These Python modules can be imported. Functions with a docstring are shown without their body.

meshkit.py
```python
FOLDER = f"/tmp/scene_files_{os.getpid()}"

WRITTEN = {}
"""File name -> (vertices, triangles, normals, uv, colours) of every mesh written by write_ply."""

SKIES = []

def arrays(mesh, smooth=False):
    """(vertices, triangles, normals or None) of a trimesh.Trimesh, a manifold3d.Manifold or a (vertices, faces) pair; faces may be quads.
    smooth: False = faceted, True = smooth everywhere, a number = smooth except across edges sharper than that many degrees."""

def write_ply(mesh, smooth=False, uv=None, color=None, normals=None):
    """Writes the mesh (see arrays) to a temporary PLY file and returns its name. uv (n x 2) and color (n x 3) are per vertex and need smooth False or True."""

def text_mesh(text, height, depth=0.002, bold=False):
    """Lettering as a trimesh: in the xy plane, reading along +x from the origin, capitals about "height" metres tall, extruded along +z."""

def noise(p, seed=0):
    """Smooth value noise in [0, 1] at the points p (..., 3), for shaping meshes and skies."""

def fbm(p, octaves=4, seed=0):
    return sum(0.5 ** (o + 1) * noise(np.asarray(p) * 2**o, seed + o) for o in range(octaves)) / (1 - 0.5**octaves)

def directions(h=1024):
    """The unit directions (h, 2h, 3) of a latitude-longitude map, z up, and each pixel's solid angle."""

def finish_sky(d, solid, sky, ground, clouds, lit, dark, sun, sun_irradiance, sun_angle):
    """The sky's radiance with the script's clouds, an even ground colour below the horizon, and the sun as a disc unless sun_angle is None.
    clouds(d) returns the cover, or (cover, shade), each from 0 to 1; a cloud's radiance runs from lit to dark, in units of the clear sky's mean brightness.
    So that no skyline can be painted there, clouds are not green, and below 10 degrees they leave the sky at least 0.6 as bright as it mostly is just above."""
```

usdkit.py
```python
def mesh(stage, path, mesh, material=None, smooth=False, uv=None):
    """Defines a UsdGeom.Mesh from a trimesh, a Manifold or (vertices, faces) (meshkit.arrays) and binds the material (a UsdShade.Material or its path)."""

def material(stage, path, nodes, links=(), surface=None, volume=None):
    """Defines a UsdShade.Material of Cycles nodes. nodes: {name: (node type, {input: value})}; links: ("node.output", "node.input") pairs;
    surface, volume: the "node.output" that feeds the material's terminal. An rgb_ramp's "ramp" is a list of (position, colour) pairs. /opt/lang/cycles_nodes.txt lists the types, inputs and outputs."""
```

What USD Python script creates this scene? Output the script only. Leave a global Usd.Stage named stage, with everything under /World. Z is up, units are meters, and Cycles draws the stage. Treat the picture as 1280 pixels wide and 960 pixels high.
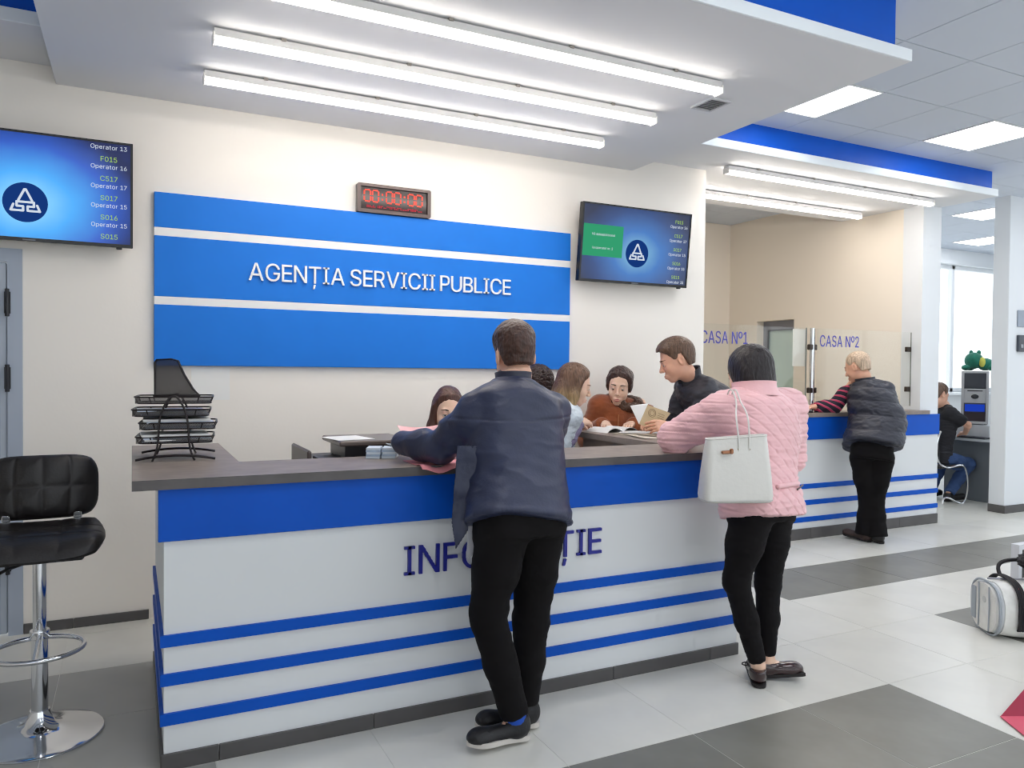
import math
import numpy as np
import trimesh
import meshkit
import usdkit
from pxr import Gf, Sdf, Usd, UsdGeom, UsdLux, UsdShade
from shapely.geometry import Polygon, box as sbox
from shapely import affinity

stage = Usd.Stage.CreateInMemory()
UsdGeom.SetStageUpAxis(stage, UsdGeom.Tokens.z)
UsdGeom.SetStageMetersPerUnit(stage, 1.0)
stage.SetDefaultPrim(UsdGeom.Xform.Define(stage, '/World').GetPrim())
UsdGeom.Scope.Define(stage, '/World/Looks')

# ---------------------------------------------------------------- camera, sky, exposure
EXPOSURE = 0.10
EYE, YAW, PITCH, ROLL = (0.0, 0.0, 1.505), 0.4606, 0.0191, -0.00973
cam = UsdGeom.Camera.Define(stage, '/World/camera')
cam.CreateHorizontalApertureAttr(36.0)
cam.CreateVerticalApertureAttr(27.0)
cam.CreateFocalLengthAttr(36.0 * 956.9 / 1280.0)
cam.CreateClippingRangeAttr(Gf.Vec2f(0.05, 200.0))
cam.CreateExposureAttr(EXPOSURE)
_f = np.array([math.sin(YAW) * math.cos(PITCH), math.cos(YAW) * math.cos(PITCH), -math.sin(PITCH)])
_r = np.array([math.cos(YAW), -math.sin(YAW), 0.0])
_d = np.cross(_f, _r)
_r2 = _r * math.cos(ROLL) + _d * math.sin(ROLL)
_d2 = -_r * math.sin(ROLL) + _d * math.cos(ROLL)
cam.AddTransformOp().Set(Gf.Matrix4d(*_r2, 0, *(-_d2), 0, *(-_f), 0, *EYE, 1))

# ---------------------------------------------------------------- helpers
def srgb(r, g, b):
    return tuple(((c / 255) / 12.92 if c / 255 <= 0.04045 else ((c / 255 + 0.055) / 1.055) ** 2.4) for c in (r, g, b))

MATS = {}
def mat(name, col, rough=0.5, metal=0.0, spec=0.5, bump=None, vary=None, coat=0.0, emit=None, strength=0.0, sheen=0.0, rand=0.0, sss=0.0):
    """col is sRGB 0-255. bump = (scale, strength, stretch), vary = (scale, amount)."""
    if name in MATS:
        return MATS[name]
    c = srgb(*col)
    n = {'p': ('principled_bsdf', {'base_color': c, 'roughness': rough, 'metallic': metal, 'specular_ior_level': spec})}
    l = []
    if coat: n['p'][1]['coat_weight'] = coat; n['p'][1]['coat_roughness'] = 0.08
    if sheen: n['p'][1]['sheen_weight'] = sheen
    if sss:
        n['p'][1]['subsurface_weight'] = sss; n['p'][1]['subsurface_radius'] = (1.0, 0.35, 0.2); n['p'][1]['subsurface_scale'] = 0.006
    if emit is not None:
        n['p'][1]['emission_color'] = srgb(*emit); n['p'][1]['emission_strength'] = strength
    if bump or vary:
        n['tc'] = ('texture_coordinate', {})
    if bump:
        sc, st, stretch = (list(bump) + [(1, 1, 1)])[:3]
        n['bm'] = ('mapping', {'scale': tuple(sc * s for s in stretch)})
        n['bn'] = ('noise_texture', {'scale': 1.0, 'detail': 4.0})
        n['b'] = ('bump', {'strength': st, 'distance': 0.01})
        l += [('tc.object', 'bm.vector'), ('bm.vector', 'bn.vector'), ('bn.fac', 'b.height'), ('b.normal', 'p.normal')]
    last = None
    if vary:
        n['vn'] = ('noise_texture', {'scale': vary[0], 'detail': 5.0, 'roughness': 0.6})
        a = vary[1]
        n['vr'] = ('rgb_ramp', {'ramp': [(0.3, tuple(x * (1 - a) for x in c)), (0.7, tuple(min(1, x * (1 + a)) for x in c))]})
        l += [('tc.object', 'vn.vector'), ('vn.fac', 'vr.fac')]
        last = 'vr.color'
    if rand:
        n['oi'] = ('object_info', {})
        n['rr'] = ('rgb_ramp', {'ramp': [(0.0, (1 - rand,) * 3), (1.0, (1 + rand * 0.0,) * 3)]})
        n['rm'] = ('mix', {'mix_type': 'multiply', 'fac': 1.0, 'color1': c})
        l += [('oi.random', 'rr.fac'), ('rr.color', 'rm.color2')]
        if last: l += [(last, 'rm.color1')]
        last = 'rm.color'
    if last: l += [(last, 'p.base_color')]
    m = usdkit.material(stage, '/World/Looks/' + name, n, l, surface='p.BSDF')
    MATS[name] = m
    return m

def emitter(name, col, strength):
    m = usdkit.material(stage, '/World/Looks/' + name, {'e': ('emission', {'color': srgb(*col), 'strength': strength})}, [], surface='e.emission')
    MATS[name] = m
    return m

COUNT = {}
def free(parent, name):
    k = COUNT.get((parent, name), 0)
    COUNT[(parent, name)] = k + 1
    return f'{parent}/{name}' if k == 0 else f'{parent}/{name}_{k:03d}'

def tag(prim, label=None, cat=None, group=None, kind=None):
    for k, v in (('label', label), ('category', cat), ('group', group), ('kind', kind)):
        if v: prim.SetCustomDataByKey(k, v)
    return prim

def obj(name, mesh, m, parent=None, smooth=35, label=None, cat=None, group=None, kind=None, loc=None):
    """One Mesh prim under parent (a prim) or /World."""
    base = str(parent.GetPath()) if parent else '/World'
    g = usdkit.mesh(stage, free(base, name), mesh, m, smooth=smooth)
    p = g.GetPrim()
    if loc is not None:
        g.AddTranslateOp().Set(Gf.Vec3d(*map(float, loc)))
    return tag(p, label, cat, group, kind)

def thing(name, label=None, cat=None, group=None, kind=None, loc=(0, 0, 0), rz=0.0):
    x = UsdGeom.Xform.Define(stage, free('/World', name))
    x.AddTranslateOp().Set(Gf.Vec3d(*map(float, loc)))
    if rz: x.AddRotateZOp().Set(float(rz))
    return tag(x.GetPrim(), label, cat, group, kind)

def copy_of(src, loc, rz=0.0, label=None, group=None):
    d = src.GetCustomData()
    t = thing(src.GetName().rstrip('0123456789').rstrip('_') if src.GetName()[-1].isdigit() else src.GetName(), label or d.get('label'), d.get('category'), group or d.get('group'), None, loc, rz)
    t.GetReferences().AddInternalReference(src.GetPath())
    t.SetInstanceable(True)
    return t

cat_ = trimesh.util.concatenate
def bx(x0, x1, y0, y1, z0, z1, ch=0.0):
    """Box, with chamfered edges when ch > 0."""
    if ch <= 0:
        m = trimesh.creation.box((x1 - x0, y1 - y0, z1 - z0))
    else:
        ch = min(ch, 0.45 * min(x1 - x0, y1 - y0, z1 - z0))
        h = np.array([(x1 - x0), (y1 - y0), (z1 - z0)]) / 2
        pts = []
        for sx in (-1, 1):
            for sy in (-1, 1):
                for sz in (-1, 1):
                    s = np.array([sx, sy, sz])
                    for k in range(3):
                        q = s * (h - ch); q[k] = s[k] * h[k]
                        pts.append(q)
        m = trimesh.convex.convex_hull(np.array(pts))
    m.apply_translation(((x0 + x1) / 2, (y0 + y1) / 2, (z0 + z1) / 2))
    return m

def rot(m, ang, axis, pt=(0, 0, 0)):
    m.apply_transform(trimesh.transformations.rotation_matrix(math.radians(ang), axis, pt)); return m
def mv(m, *t):
    m.apply_translation(t); return m

def prism(poly, h, axis='z'):
    """Extrude a shapely polygon; axis 'y': polygon lies in xz and is extruded along +y; 'x': polygon lies in yz."""
    m = trimesh.creation.extrude_polygon(poly, h, engine='earcut')
    if axis == 'y':
        m.apply_transform(np.array([[1, 0, 0, 0], [0, 0, 1, 0], [0, 1, 0, 0], [0, 0, 0, 1.0]])); m.invert()
    elif axis == 'x':
        m.apply_transform(np.array([[0, 0, 1, 0], [1, 0, 0, 0], [0, 1, 0, 0], [0, 0, 0, 1.0]]))
    return m

def tube(path, r, n=8, closed=False, caps=True):
    """A round tube along a polyline; r is a number or one per point."""
    p = np.asarray(path, float); N = len(p)
    r = np.broadcast_to(np.asarray(r, float), (N,))
    t = np.roll(p, -1, 0) - np.roll(p, 1, 0) if closed else np.gradient(p, axis=0)
    t /= np.maximum(np.linalg.norm(t, axis=1, keepdims=True), 1e-9)
    u = np.cross(t[0], (0, 0, 1.0) if abs(t[0][2]) < 0.9 else (1.0, 0, 0)); u /= np.linalg.norm(u)
    rings = []
    for i in range(N):
        u = u - t[i] * (u @ t[i]); u /= np.linalg.norm(u)
        w = np.cross(t[i], u)
        a = np.arange(n) * 2 * math.pi / n
        rings.append(p[i] + r[i] * (np.cos(a)[:, None] * u + np.sin(a)[:, None] * w))
    v = np.vstack(rings); f = []
    for i in range(N if closed else N - 1):
        a0, b0 = i * n, ((i + 1) % N) * n
        for k in range(n):
            k2 = (k + 1) % n
            f += [[a0 + k, a0 + k2, b0 + k2], [a0 + k, b0 + k2, b0 + k]]
    if not closed and caps:
        v = np.vstack([v, p[0], p[-1]])
        for k in range(n):
            k2 = (k + 1) % n
            f += [[len(v) - 2, k2, k], [len(v) - 1, (N - 1) * n + k, (N - 1) * n + k2]]
    return trimesh.Trimesh(v, np.array(f), process=False)

def lathe(prof, n=40):
    m = trimesh.creation.revolve(np.array(prof, float), sections=n)
    return m

def rbox(w, h, r, n=6):
    return sbox(-w / 2 + r, -h / 2 + r, w / 2 - r, h / 2 - r).buffer(r, quad_segs=n)

def smooth_path(pts, n=24):
    from scipy.interpolate import CubicSpline
    pts = np.asarray(pts, float)
    s = np.concatenate([[0], np.cumsum(np.linalg.norm(np.diff(pts, axis=0), axis=1))])
    return CubicSpline(s, pts)(np.linspace(0, s[-1], n))

GLYPHS = {}
def glyph(ch, h, depth, bold=False):
    k = (ch, round(h, 5), depth, bold)
    if k not in GLYPHS:
        if ch == 'I':   # serifed capital I, as on the sign
            w, s = 0.40 * h, 0.125 * h
            if bold: s *= 1.2
            GLYPHS[k] = (cat_([bx(w / 2 - s / 2, w / 2 + s / 2, 0, h, 0, depth), bx(0, w, 0, s * 0.8, 0, depth), bx(0, w, h - s * 0.8, h, 0, depth)]), w)
        else:
            m = meshkit.text_mesh(ch, h, depth, bold)
            x0, x1 = m.bounds[0][0], m.bounds[1][0]
            m.apply_translation((-x0, 0, 0))
            GLYPHS[k] = (m, x1 - x0)
    m, w = GLYPHS[k]
    return m.copy(), w

def lettering(text, h, width, depth=0.004, gap=0.16, bold=False, space=0.42):
    """List of (char, mesh): reading along +x in the xz plane (facing -y), from x = 0 to width."""
    out, x = [], 0.0
    for ch in text:
        if ch == ' ':
            x += space * h; continue
        m, w = glyph(ch, h, depth, bold)
        m.apply_translation((x, 0, 0)); out.append((ch, m)); x += w + gap * h
    k = width / (x - gap * h)
    for ch, m in out:
        m.apply_scale((k, 1, 1))
        m.apply_transform(np.array([[1, 0, 0, 0], [0, 0, -1, 0], [0, 1, 0, 0], [0, 0, 0, 1.0]]))
    return out

# ---------------------------------------------------------------- sky and daylight
dome = UsdLux.DomeLight.Define(stage, '/World/sky')
SKY = usdkit.material(stage, '/World/Looks/sky_look', {   # a bright even overcast
    'b': ('background_shader', {'strength': 1.8, 'color': (0.90, 0.95, 1.0)})}, [], surface='b.background')
UsdShade.MaterialBindingAPI.Apply(dome.GetPrim()).Bind(SKY)
dome.CreateIntensityAttr(1.0)

LED_TUBE, LED_BOOTH, LED_PANEL = 17.0, 23.0, 10.0
M_tube = emitter('tube_diffuser_glow', (255, 247, 238), LED_TUBE)
M_tube_b = emitter('booth_tube_glow', (255, 246, 236), LED_BOOTH)
M_panel = emitter('panel_diffuser_glow', (250, 252, 255), LED_PANEL)

# ---------------------------------------------------------------- setting
M_wall = mat('wall_paint', (243, 238, 231), 0.75, bump=(60, 0.05))
M_wall_cool = mat('wall_paint_white', (228, 232, 236), 0.75, bump=(60, 0.05))
M_beige = mat('booth_wall_paint', (238, 229, 216), 0.75, bump=(60, 0.05))
M_soffit = mat('soffit_paint', (226, 228, 232), 0.7)
M_lip = mat('soffit_lip_paint', (236, 242, 246), 0.6)
M_ceil = mat('ceiling_tile', (206, 214, 226), 0.85, bump=(120, 0.08))
M_grid = mat('ceiling_grid', (200, 206, 212), 0.6)
M_blue = mat('blue_laminate', (8, 92, 206), 0.45, spec=.25, vary=(3, 0.04))
M_blue_c = mat('blue_counter_laminate', (2, 84, 194), 0.45, spec=.22, vary=(3, 0.04))
M_blue_s = mat('blue_sign_board', (26, 121, 222), 0.5, spec=.25, vary=(3, 0.03))
M_white = mat('white_counter_laminate', (226, 229, 231), 0.45)
M_strip = mat('white_sign_strip', (238, 238, 238), 0.5)
M_top = mat('grey_oak_worktop', (140, 129, 122), 0.42, bump=(40, 0.12, (0.15, 1, 1)), vary=(9, 0.16))
M_top_edge = M_top
M_grout = mat('floor_grout', (212, 211, 204), 0.8)
M_tile_l = mat('floor_tile_pale', (222, 221, 214), 0.25, vary=(2.2, 0.05), rand=0.03)
M_tile_m = mat('floor_tile_mid', (172, 171, 166), 0.28, vary=(2.2, 0.06), rand=0.03)
M_tile_d = mat('floor_tile_dark', (126, 125, 118), 0.35, vary=(3.0, 0.14), rand=0.06)
M_skirt = mat('skirting_tile_dark', (84, 82, 82), 0.4, vary=(5, 0.12), rand=0.05)
M_frame = mat('door_frame_grey', (168, 178, 194), 0.4)
M_dark = mat('dark_plastic', (28, 28, 30), 0.4)

WY = 5.02          # face of the main wall
CZ = 3.42          # ceiling
XL, XR, YB = -3.2, 13.0, -4.6     # room limits
def struct(name, mesh, m, parent=None, smooth=False):
    return obj(name, mesh, m, parent, smooth, kind=None if parent else 'structure')

# floor: tiles 0.6 m
flo = thing('floor', kind='structure')
obj('slab', bx(XL, XR, YB, 9.0, -0.12, -0.0012), M_grout, flo, False)
TX, TY, T = 2.085, 2.48, 0.6
def tile(i, j):
    g = 0.0016
    x0, y0 = TX + i * T, TY + j * T
    if (j in (-1, -2) and i <= 1) or (j == 2 and i >= 3) or (j == 0 and i >= 4):
        m = M_tile_d
    elif i <= -4 and j in (0, 1, 2):
        m = M_tile_m
    else:
        m = M_tile_l
    b = bx(-T / 2 + g, T / 2 - g, -T / 2 + g, T / 2 - g, -0.012, 0.0, 0.0005)
    obj('floor_tile', b, m, flo, False, loc=(x0 + T / 2, y0 + T / 2, 0))
rest = []
for j in range(-12, 11):
    for i in range(-9, 18):
        x, y = TX + (i + .5) * T, TY + (j + .5) * T
        if not (XL - .3 < x < XR + .3 and YB - .3 < y < 9.0): continue
        fwd = x * math.sin(YAW) + y * math.cos(YAW); side = x * math.cos(YAW) - y * math.sin(YAW)
        if fwd > 1.9 and abs(side) < fwd * 0.70 + 0.5 and y < 6.0 and fwd < 10.6 and -2 <= j:
            tile(i, j)
        else:
            rest.append(((j == -2 or j == -1) and i <= 1, i, j))
for dark in (False, True):
    ms = [bx(TX + i * T + .0022, TX + (i + 1) * T - .0022, TY + j * T + .0022, TY + (j + 1) * T - .0022, -0.012, 0) for d, i, j in rest if d == dark]
    if ms: tag(obj('distant_tiles', cat_(ms), M_tile_d if dark else M_tile_l, flo, False), kind='stuff')

# ceiling: slab, then tiles where they can be seen
cei = thing('ceiling', kind='structure')
obj('slab', bx(XL, XR, YB, 9.0, CZ + 0.02, CZ + 0.2), M_grid, cei, False)
PANELS = {(0, 0): 1, (3, 0): 1, (8, 3): 1, (11, 5): 1, (8, 5): 1, (6, -4): 1, (3, -4): 1, (0, -4): 1, (-3, -4): 1, (-6, -4): 1, (6, 0): 1, (9, 0): 1, (9, -4): 1,
          (0, -8): 1, (3, -8): 1, (6, -8): 1, (9, -8): 1, (-3, -8): 1, (-6, -8): 1, (0, -12): 1, (6, -12): 1, (-6, -12): 1, (12, -4): 1, (12, -8): 1}
CX0, CY0, CP, CPY = 3.99, 3.59, 0.61, 0.60
crest = []
for j in range(-14, 9):
    for i in range(-12, 15):
        x0, y0 = CX0 + i * CP, CY0 + j * CPY
        if not (XL <= x0 and x0 + CP <= XR + .2 and YB <= y0): continue
        if (i, j) in PANELS: continue
        b = bx(-CP / 2 + .003, CP / 2 - .003, -CPY / 2 + .003, CPY / 2 - .003, 0, 0.02)
        near = (3.3 < x0 < 8.7 and 1.2 < y0 < 4.3) or (4.0 < x0 < 7.2 and 5.9 < y0 < 7.8) or (7.2 < x0 < 12 and 4.2 < y0 < 7.6)
        if near: obj('ceiling_tile', b, M_ceil, cei, False, loc=(x0 + CP / 2, y0 + CPY / 2, CZ))
        elif not (-.4 < x0 < 3.4 and 2.6 < y0): crest.append(mv(b, x0 + CP / 2, y0 + CPY / 2, CZ))
tag(obj('distant_tiles', cat_(crest), M_ceil, cei, False), kind='stuff')

pan_frame = cat_([bx(-.3, .3, -.295, -.285, -.006, 0.02), bx(-.3, .3, .285, .295, -.006, .02), bx(-.3, -.29, -.285, .285, -.006, .02), bx(.29, .3, -.285, .285, -.006, .02)])
pan_glow = bx(-.29, .29, -.285, .285, -.004, .012)
panel0 = None
for n, (i, j) in enumerate(PANELS):
    x, y = CX0 + (i + .5) * CP, CY0 + (j + .5) * CPY
    lab = {(0, 0): 'square white ceiling light panel nearest the end of the large lowered ceiling', (3, 0): 'square white ceiling light panel above the duffel bag, at the edge of the photo',
           (8, 3): 'ceiling light panel above the seated man, nearer of those in the back room', (11, 5): 'far ceiling light panel close to the bright back room window', (8, 5): 'ceiling light panel of the back room beside the booth wall'}.get((i, j), 'square white ceiling light panel in the hall out of the photo')
    if panel0 is None:
        panel0 = thing('ceiling_light', lab, 'ceiling light', 'square ceiling light panels', loc=(x, y, CZ))
        obj('frame', pan_frame, mat('light_frame_white', (235, 238, 240), 0.5), panel0, False)
        obj('diffuser', pan_glow, M_panel, panel0, False)
    else:
        copy_of(panel0, (x, y, CZ), 0, lab)

# walls
def wall_xz(holes, x0, x1, z1, y, t):
    p = sbox(x0, 0, x1, z1)
    for h in holes: p = p.difference(sbox(*h))
    return mv(prism(p, t, 'y'), 0, y, 0)
struct('wall_back', cat_([wall_xz([(-1.62, -.1, -.545, 2.143)], XL, 4.272, CZ + .02, WY, .24)]), M_wall)
struct('wall_back_booth', bx(4.0, 7.03, 7.76, 7.96, 0, CZ + .02), M_beige)
struct('wall_left_booth', bx(4.03, 4.27, 5.26, 7.76, 0, CZ + .02), M_beige)
p = sbox(5.24, 0, 7.96, CZ + .02).difference(sbox(6.66, -.1, 7.26, 2.135))
struct('wall_right_booth', cat_([mv(prism(p, .02, 'x'), 7.03, 0, 0), mv(prism(p, .25, 'x'), 7.05, 0, 0)]), M_beige)
struct('wall_end_booth', bx(7.03, 7.305, 5.02, 5.24, 0, CZ + .02), M_wall_cool)
struct('wall_left', bx(XL - .2, XL, YB, 5.3, 0, CZ + .02), M_wall)
BYW = 7.6
holes = [(7.5, 1.22, 10.1, 3.2), (10.25, 1.22, 12.85, 3.2)]
struct('wall_back_room', wall_xz(holes, 7.3, XR, CZ + .02, BYW, .3), M_wall_cool)
pr = sbox(YB, 0, BYW, CZ + .02)
for a in (-4.0, -1.4, 1.2, 3.8): pr = pr.difference(sbox(a, .9, a + 2.1, 3.0))
struct('wall_right', mv(prism(pr, .25, 'x'), XR, 0, 0), M_wall_cool)
ph = sbox(XL, 0, XR, CZ + .02)
for a in (-2.8, 0.2, 3.2, 6.2, 9.2): ph = ph.difference(sbox(a, .15, a + 2.6, 3.1))
struct('wall_front', mv(prism(ph, .25, 'y'), 0, YB - .25, 0), M_wall)

# glazing: frames and panes
def clear_glass(name, tint, base, edge):
    return usdkit.material(stage, '/World/Looks/' + name, {'w': ('layer_weight', {'blend': .3}), 'r': ('map_range', {'from_min': 0.0, 'from_max': 1.0, 'to_min': base, 'to_max': edge}), 't': ('transparent_bsdf', {'color': tint}),
        'g': ('glossy_bsdf', {'roughness': 0.02, 'color': (1, 1, 1)}), 'm': ('mix_closure', {})}, [('w.facing', 'r.value'), ('r.result', 'm.fac'), ('t.BSDF', 'm.closure1'), ('g.BSDF', 'm.closure2')], surface='m.closure')
M_pane = clear_glass('window_glass', (0.985, 0.99, 0.988), .02, .25)
M_upvc = mat('white_window_frame', (236, 240, 244), 0.35)
wn = [0]
def window(axis, a0, a1, z0, z1, at, split=1):
    wn[0] += 1
    t = thing(f'window_{wn[0]}', kind='structure')
    def put(u0, u1, w0, w1, d0, d1):
        return bx(u0, u1, at + d0, at + d1, w0, w1, .004) if axis == 'y' else bx(at + d0, at + d1, u0, u1, w0, w1, .004)
    fr = [put(a0, a1, z0, z0 + .06, 0, .07), put(a0, a1, z1 - .06, z1, 0, .07), put(a0, a0 + .06, z0, z1, 0, .07), put(a1 - .06, a1, z0, z1, 0, .07)]
    for k in range(1, split):
        c = a0 + (a1 - a0) * k / split
        fr.append(put(c - .035, c + .035, z0, z1, 0, .07))
    obj('window_frame', cat_(fr), M_upvc, t, False)
    for k in range(split):
        u0, u1 = a0 + (a1 - a0) * k / split + .04, a0 + (a1 - a0) * (k + 1) / split - .04
        obj('pane', (bx(u0, u1, at + .03, at + .036, z0 + .05, z1 - .05) if axis == 'y' else bx(at + .03, at + .036, u0, u1, z0 + .05, z1 - .05)), M_pane, t, False)
for h in holes: window('y', h[0], h[2], h[1], h[3], BYW + .12, 2)
for a in (-4.0, -1.4, 1.2, 3.8): window('x', a, a + 2.1, .9, 3.0, XR + .1, 2)
for a in (-2.8, 0.2, 3.2, 6.2, 9.2): window('y', a, a + 2.6, .15, 3.1, YB - .15, 2)
struct('trim_1', bx(7.35, XR, BYW - .2, BYW + .1, 1.18, 1.22, .006), M_upvc)   # sill board of the back room

# lowered ceilings: white slab with a blue riser above it
def soffit(name, x0, x1, y0, y1, z0, lipz, flush, extra):
    t = thing(name, kind='structure')
    obj('soffit_panel', bx(x0, x1, y0, y1, z0, lipz, .003), M_soffit, t, False)
    obj('soffit_lip', bx(x0 - extra, x1 + extra, y0 - .012, y0, z0, lipz, .002), M_lip, t, False)
    obj('blue_riser', bx(x0 + flush, x1 - flush, y0 + .05, y1, lipz, CZ + .02), M_blue, t, False)
soffit('ceiling_lowered_main', -.384, 3.53, 2.612, WY, 3.08, 3.14, .05, 0)
soffit('ceiling_lowered_left', XL, -.384, 4.462, WY, 3.175, 3.24, 0, 0)
soffit('ceiling_lowered_booth', 3.53, 7.29, 4.462, 6.0, 3.175, 3.24, .0, 0)
# hole-free joins: the booth soffit runs over the top of the main wall
# pillar
struct('pillar', bx(8.43, 9.05, 5.01, 5.185, 0, CZ + .02, .006), M_wall_cool)

# skirting tiles
def skirt(name, runs, h=.062, t=.012):
    s = thing(name, kind='structure')
    for (ax, a0, a1, at, cuts) in runs:
        ed = [a0] + [c for c in cuts if a0 < c < a1] + [a1]
        for u0, u1 in zip(ed[:-1], ed[1:]):
            b = bx(u0 + .0015, u1 - .0015, at - t, at, 0, h, .0015) if ax == 'y' else bx(at - t, at, u0 + .0015, u1 - .0015, 0, h, .0015)
            obj('skirting_tile', b, M_skirt, s, False)
skirt('baseboard_back', [('y', -.545, .09, WY, [-.3])], .056)
skirt('baseboard_left', [('y', XL, -1.7, WY, [-2.9, -2.3])], .056)
skirt('baseboard_pillar', [('y', 8.42, 9.05, 5.01, [8.9]), ('x', 5.0, 5.185, 8.43, [])], .085)

# linear lamps under the lowered ceilings
def linear_lamp(x0, x1, y, ceil, label, group, glow=None):
    t = thing('linear_light', label, 'ceiling light', group, loc=((x0 + x1) / 2, y, ceil))
    L = (x1 - x0) / 2
    M_body = mat('lamp_housing', (214, 214, 214), 0.4)
    obj('housing', bx(-L, L, -.031, .031, -.046, -.008, .003), M_body, t, False)
    prof = Polygon([(-.030, -.046), (-.031, -.056), (-.026, -.067), (-.012, -.073), (.012, -.073), (.026, -.067), (.031, -.056), (.030, -.046)])
    obj('diffuser', mv(prism(prof, 2 * L - .012, 'x'), -L + .006, 0, 0), glow or M_tube, t, 40)
    for s in (-1, 1):
        obj('end_cap', bx(s * L - .004, s * L + .004, -.036, .036, -.074, -.026, .003), mat('lamp_cap', (240, 238, 234), 0.4), t, False)
    for q in (-.75, -.25, .25, .75):
        obj('mounting_clip', cat_([bx(q * L - .012, q * L + .012, -.036, .036, -.014, 0, .002), bx(q * L - .012, q * L + .012, .030, .036, -.04, -.008)]), mat('lamp_clip', (150, 146, 140), 0.35, metal=.6), t, False)
    return t
G = 'linear lamps over the information counter'
linear_lamp(.34, 2.84, 4.40, 3.08, 'long linear ceiling lamp closest to the wall with the blue sign', G)
linear_lamp(.337, 2.853, 3.84, 3.08, 'middle of three long linear lamps above the information counter', G)
linear_lamp(.337, 2.858, 3.265, 3.08, 'long linear ceiling lamp nearest the viewer above the counter', G)
G = 'linear lamps over the cash booth'
linear_lamp(4.30, 6.84, 4.81, 3.175, 'linear ceiling lamp just behind the blue riser of the cash booth', G, M_tube_b)
linear_lamp(4.29, 6.77, 5.56, 3.175, 'linear ceiling lamp deeper inside the cash booth', G, M_tube_b)

# air vent
v = thing('air_vent', 'small grey square air vent in the lowered ceiling beside the lamp ends', 'vent', loc=(3.05, 3.55, 3.08))
obj('frame', prism(sbox(-.075, -.095, .075, .095).difference(sbox(-.06, -.08, .06, .08)), .012).apply_translation((0, 0, -.012)), mat('vent_frame', (196, 198, 202), .5), v, False)
obj('backing', bx(-.06, .06, -.08, .08, -.003, 0), mat('vent_dark', (120, 122, 126), .7), v, False)
for k in range(7):
    obj('slat', rot(bx(-.06, .06, -.008, .008, -.001, .001), 35, (1, 0, 0)).apply_translation((0, -.07 + k * .0233, -.006)), mat('vent_slat', (170, 172, 176), .5), v, False)

# doors
d1 = thing('door_1', kind='structure')
obj('door_frame', mv(prism(sbox(-1.62, 0, -.545, 2.143).difference(sbox(-1.55, -.1, -.615, 2.07)), .10, 'y'), 0, WY - .012, 0), M_frame, d1, False)
obj('door_leaf', bx(-1.545, -.62, WY + .0, WY + .05, .01, 2.065, .004), mat('door_leaf_grey', (176, 185, 198), .4), d1, False)
obj('door_trim', cat_([bx(-.66, -.65, WY - .004, WY + .01, .01, 2.06, .002), bx(-1.52, -1.51, WY - .004, WY + .01, .01, 2.06, .002)]), M_frame, d1, False)
for z in (.42, 1.43, 1.845):
    obj('hinge', cat_([tube([(-.615, WY - .022, z - .075), (-.615, WY - .022, z + .075)], .011, 10), bx(-.63, -.60, WY - .016, WY - .01, z - .06, z + .06)]), mat('hinge_black', (30, 32, 38), .4), d1, 30)
obj('door_handle', cat_([bx(-1.50, -1.46, WY - .012, WY, .93, 1.15, .004), tube([(-1.48, WY - .01, 1.05), (-1.48, WY - .055, 1.05), (-1.36, WY - .055, 1.05)], .009)]), mat('steel', (190, 192, 196), .25, metal=1), d1, 30)
d2 = thing('door_2', kind='structure')
dx = 7.14
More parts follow.
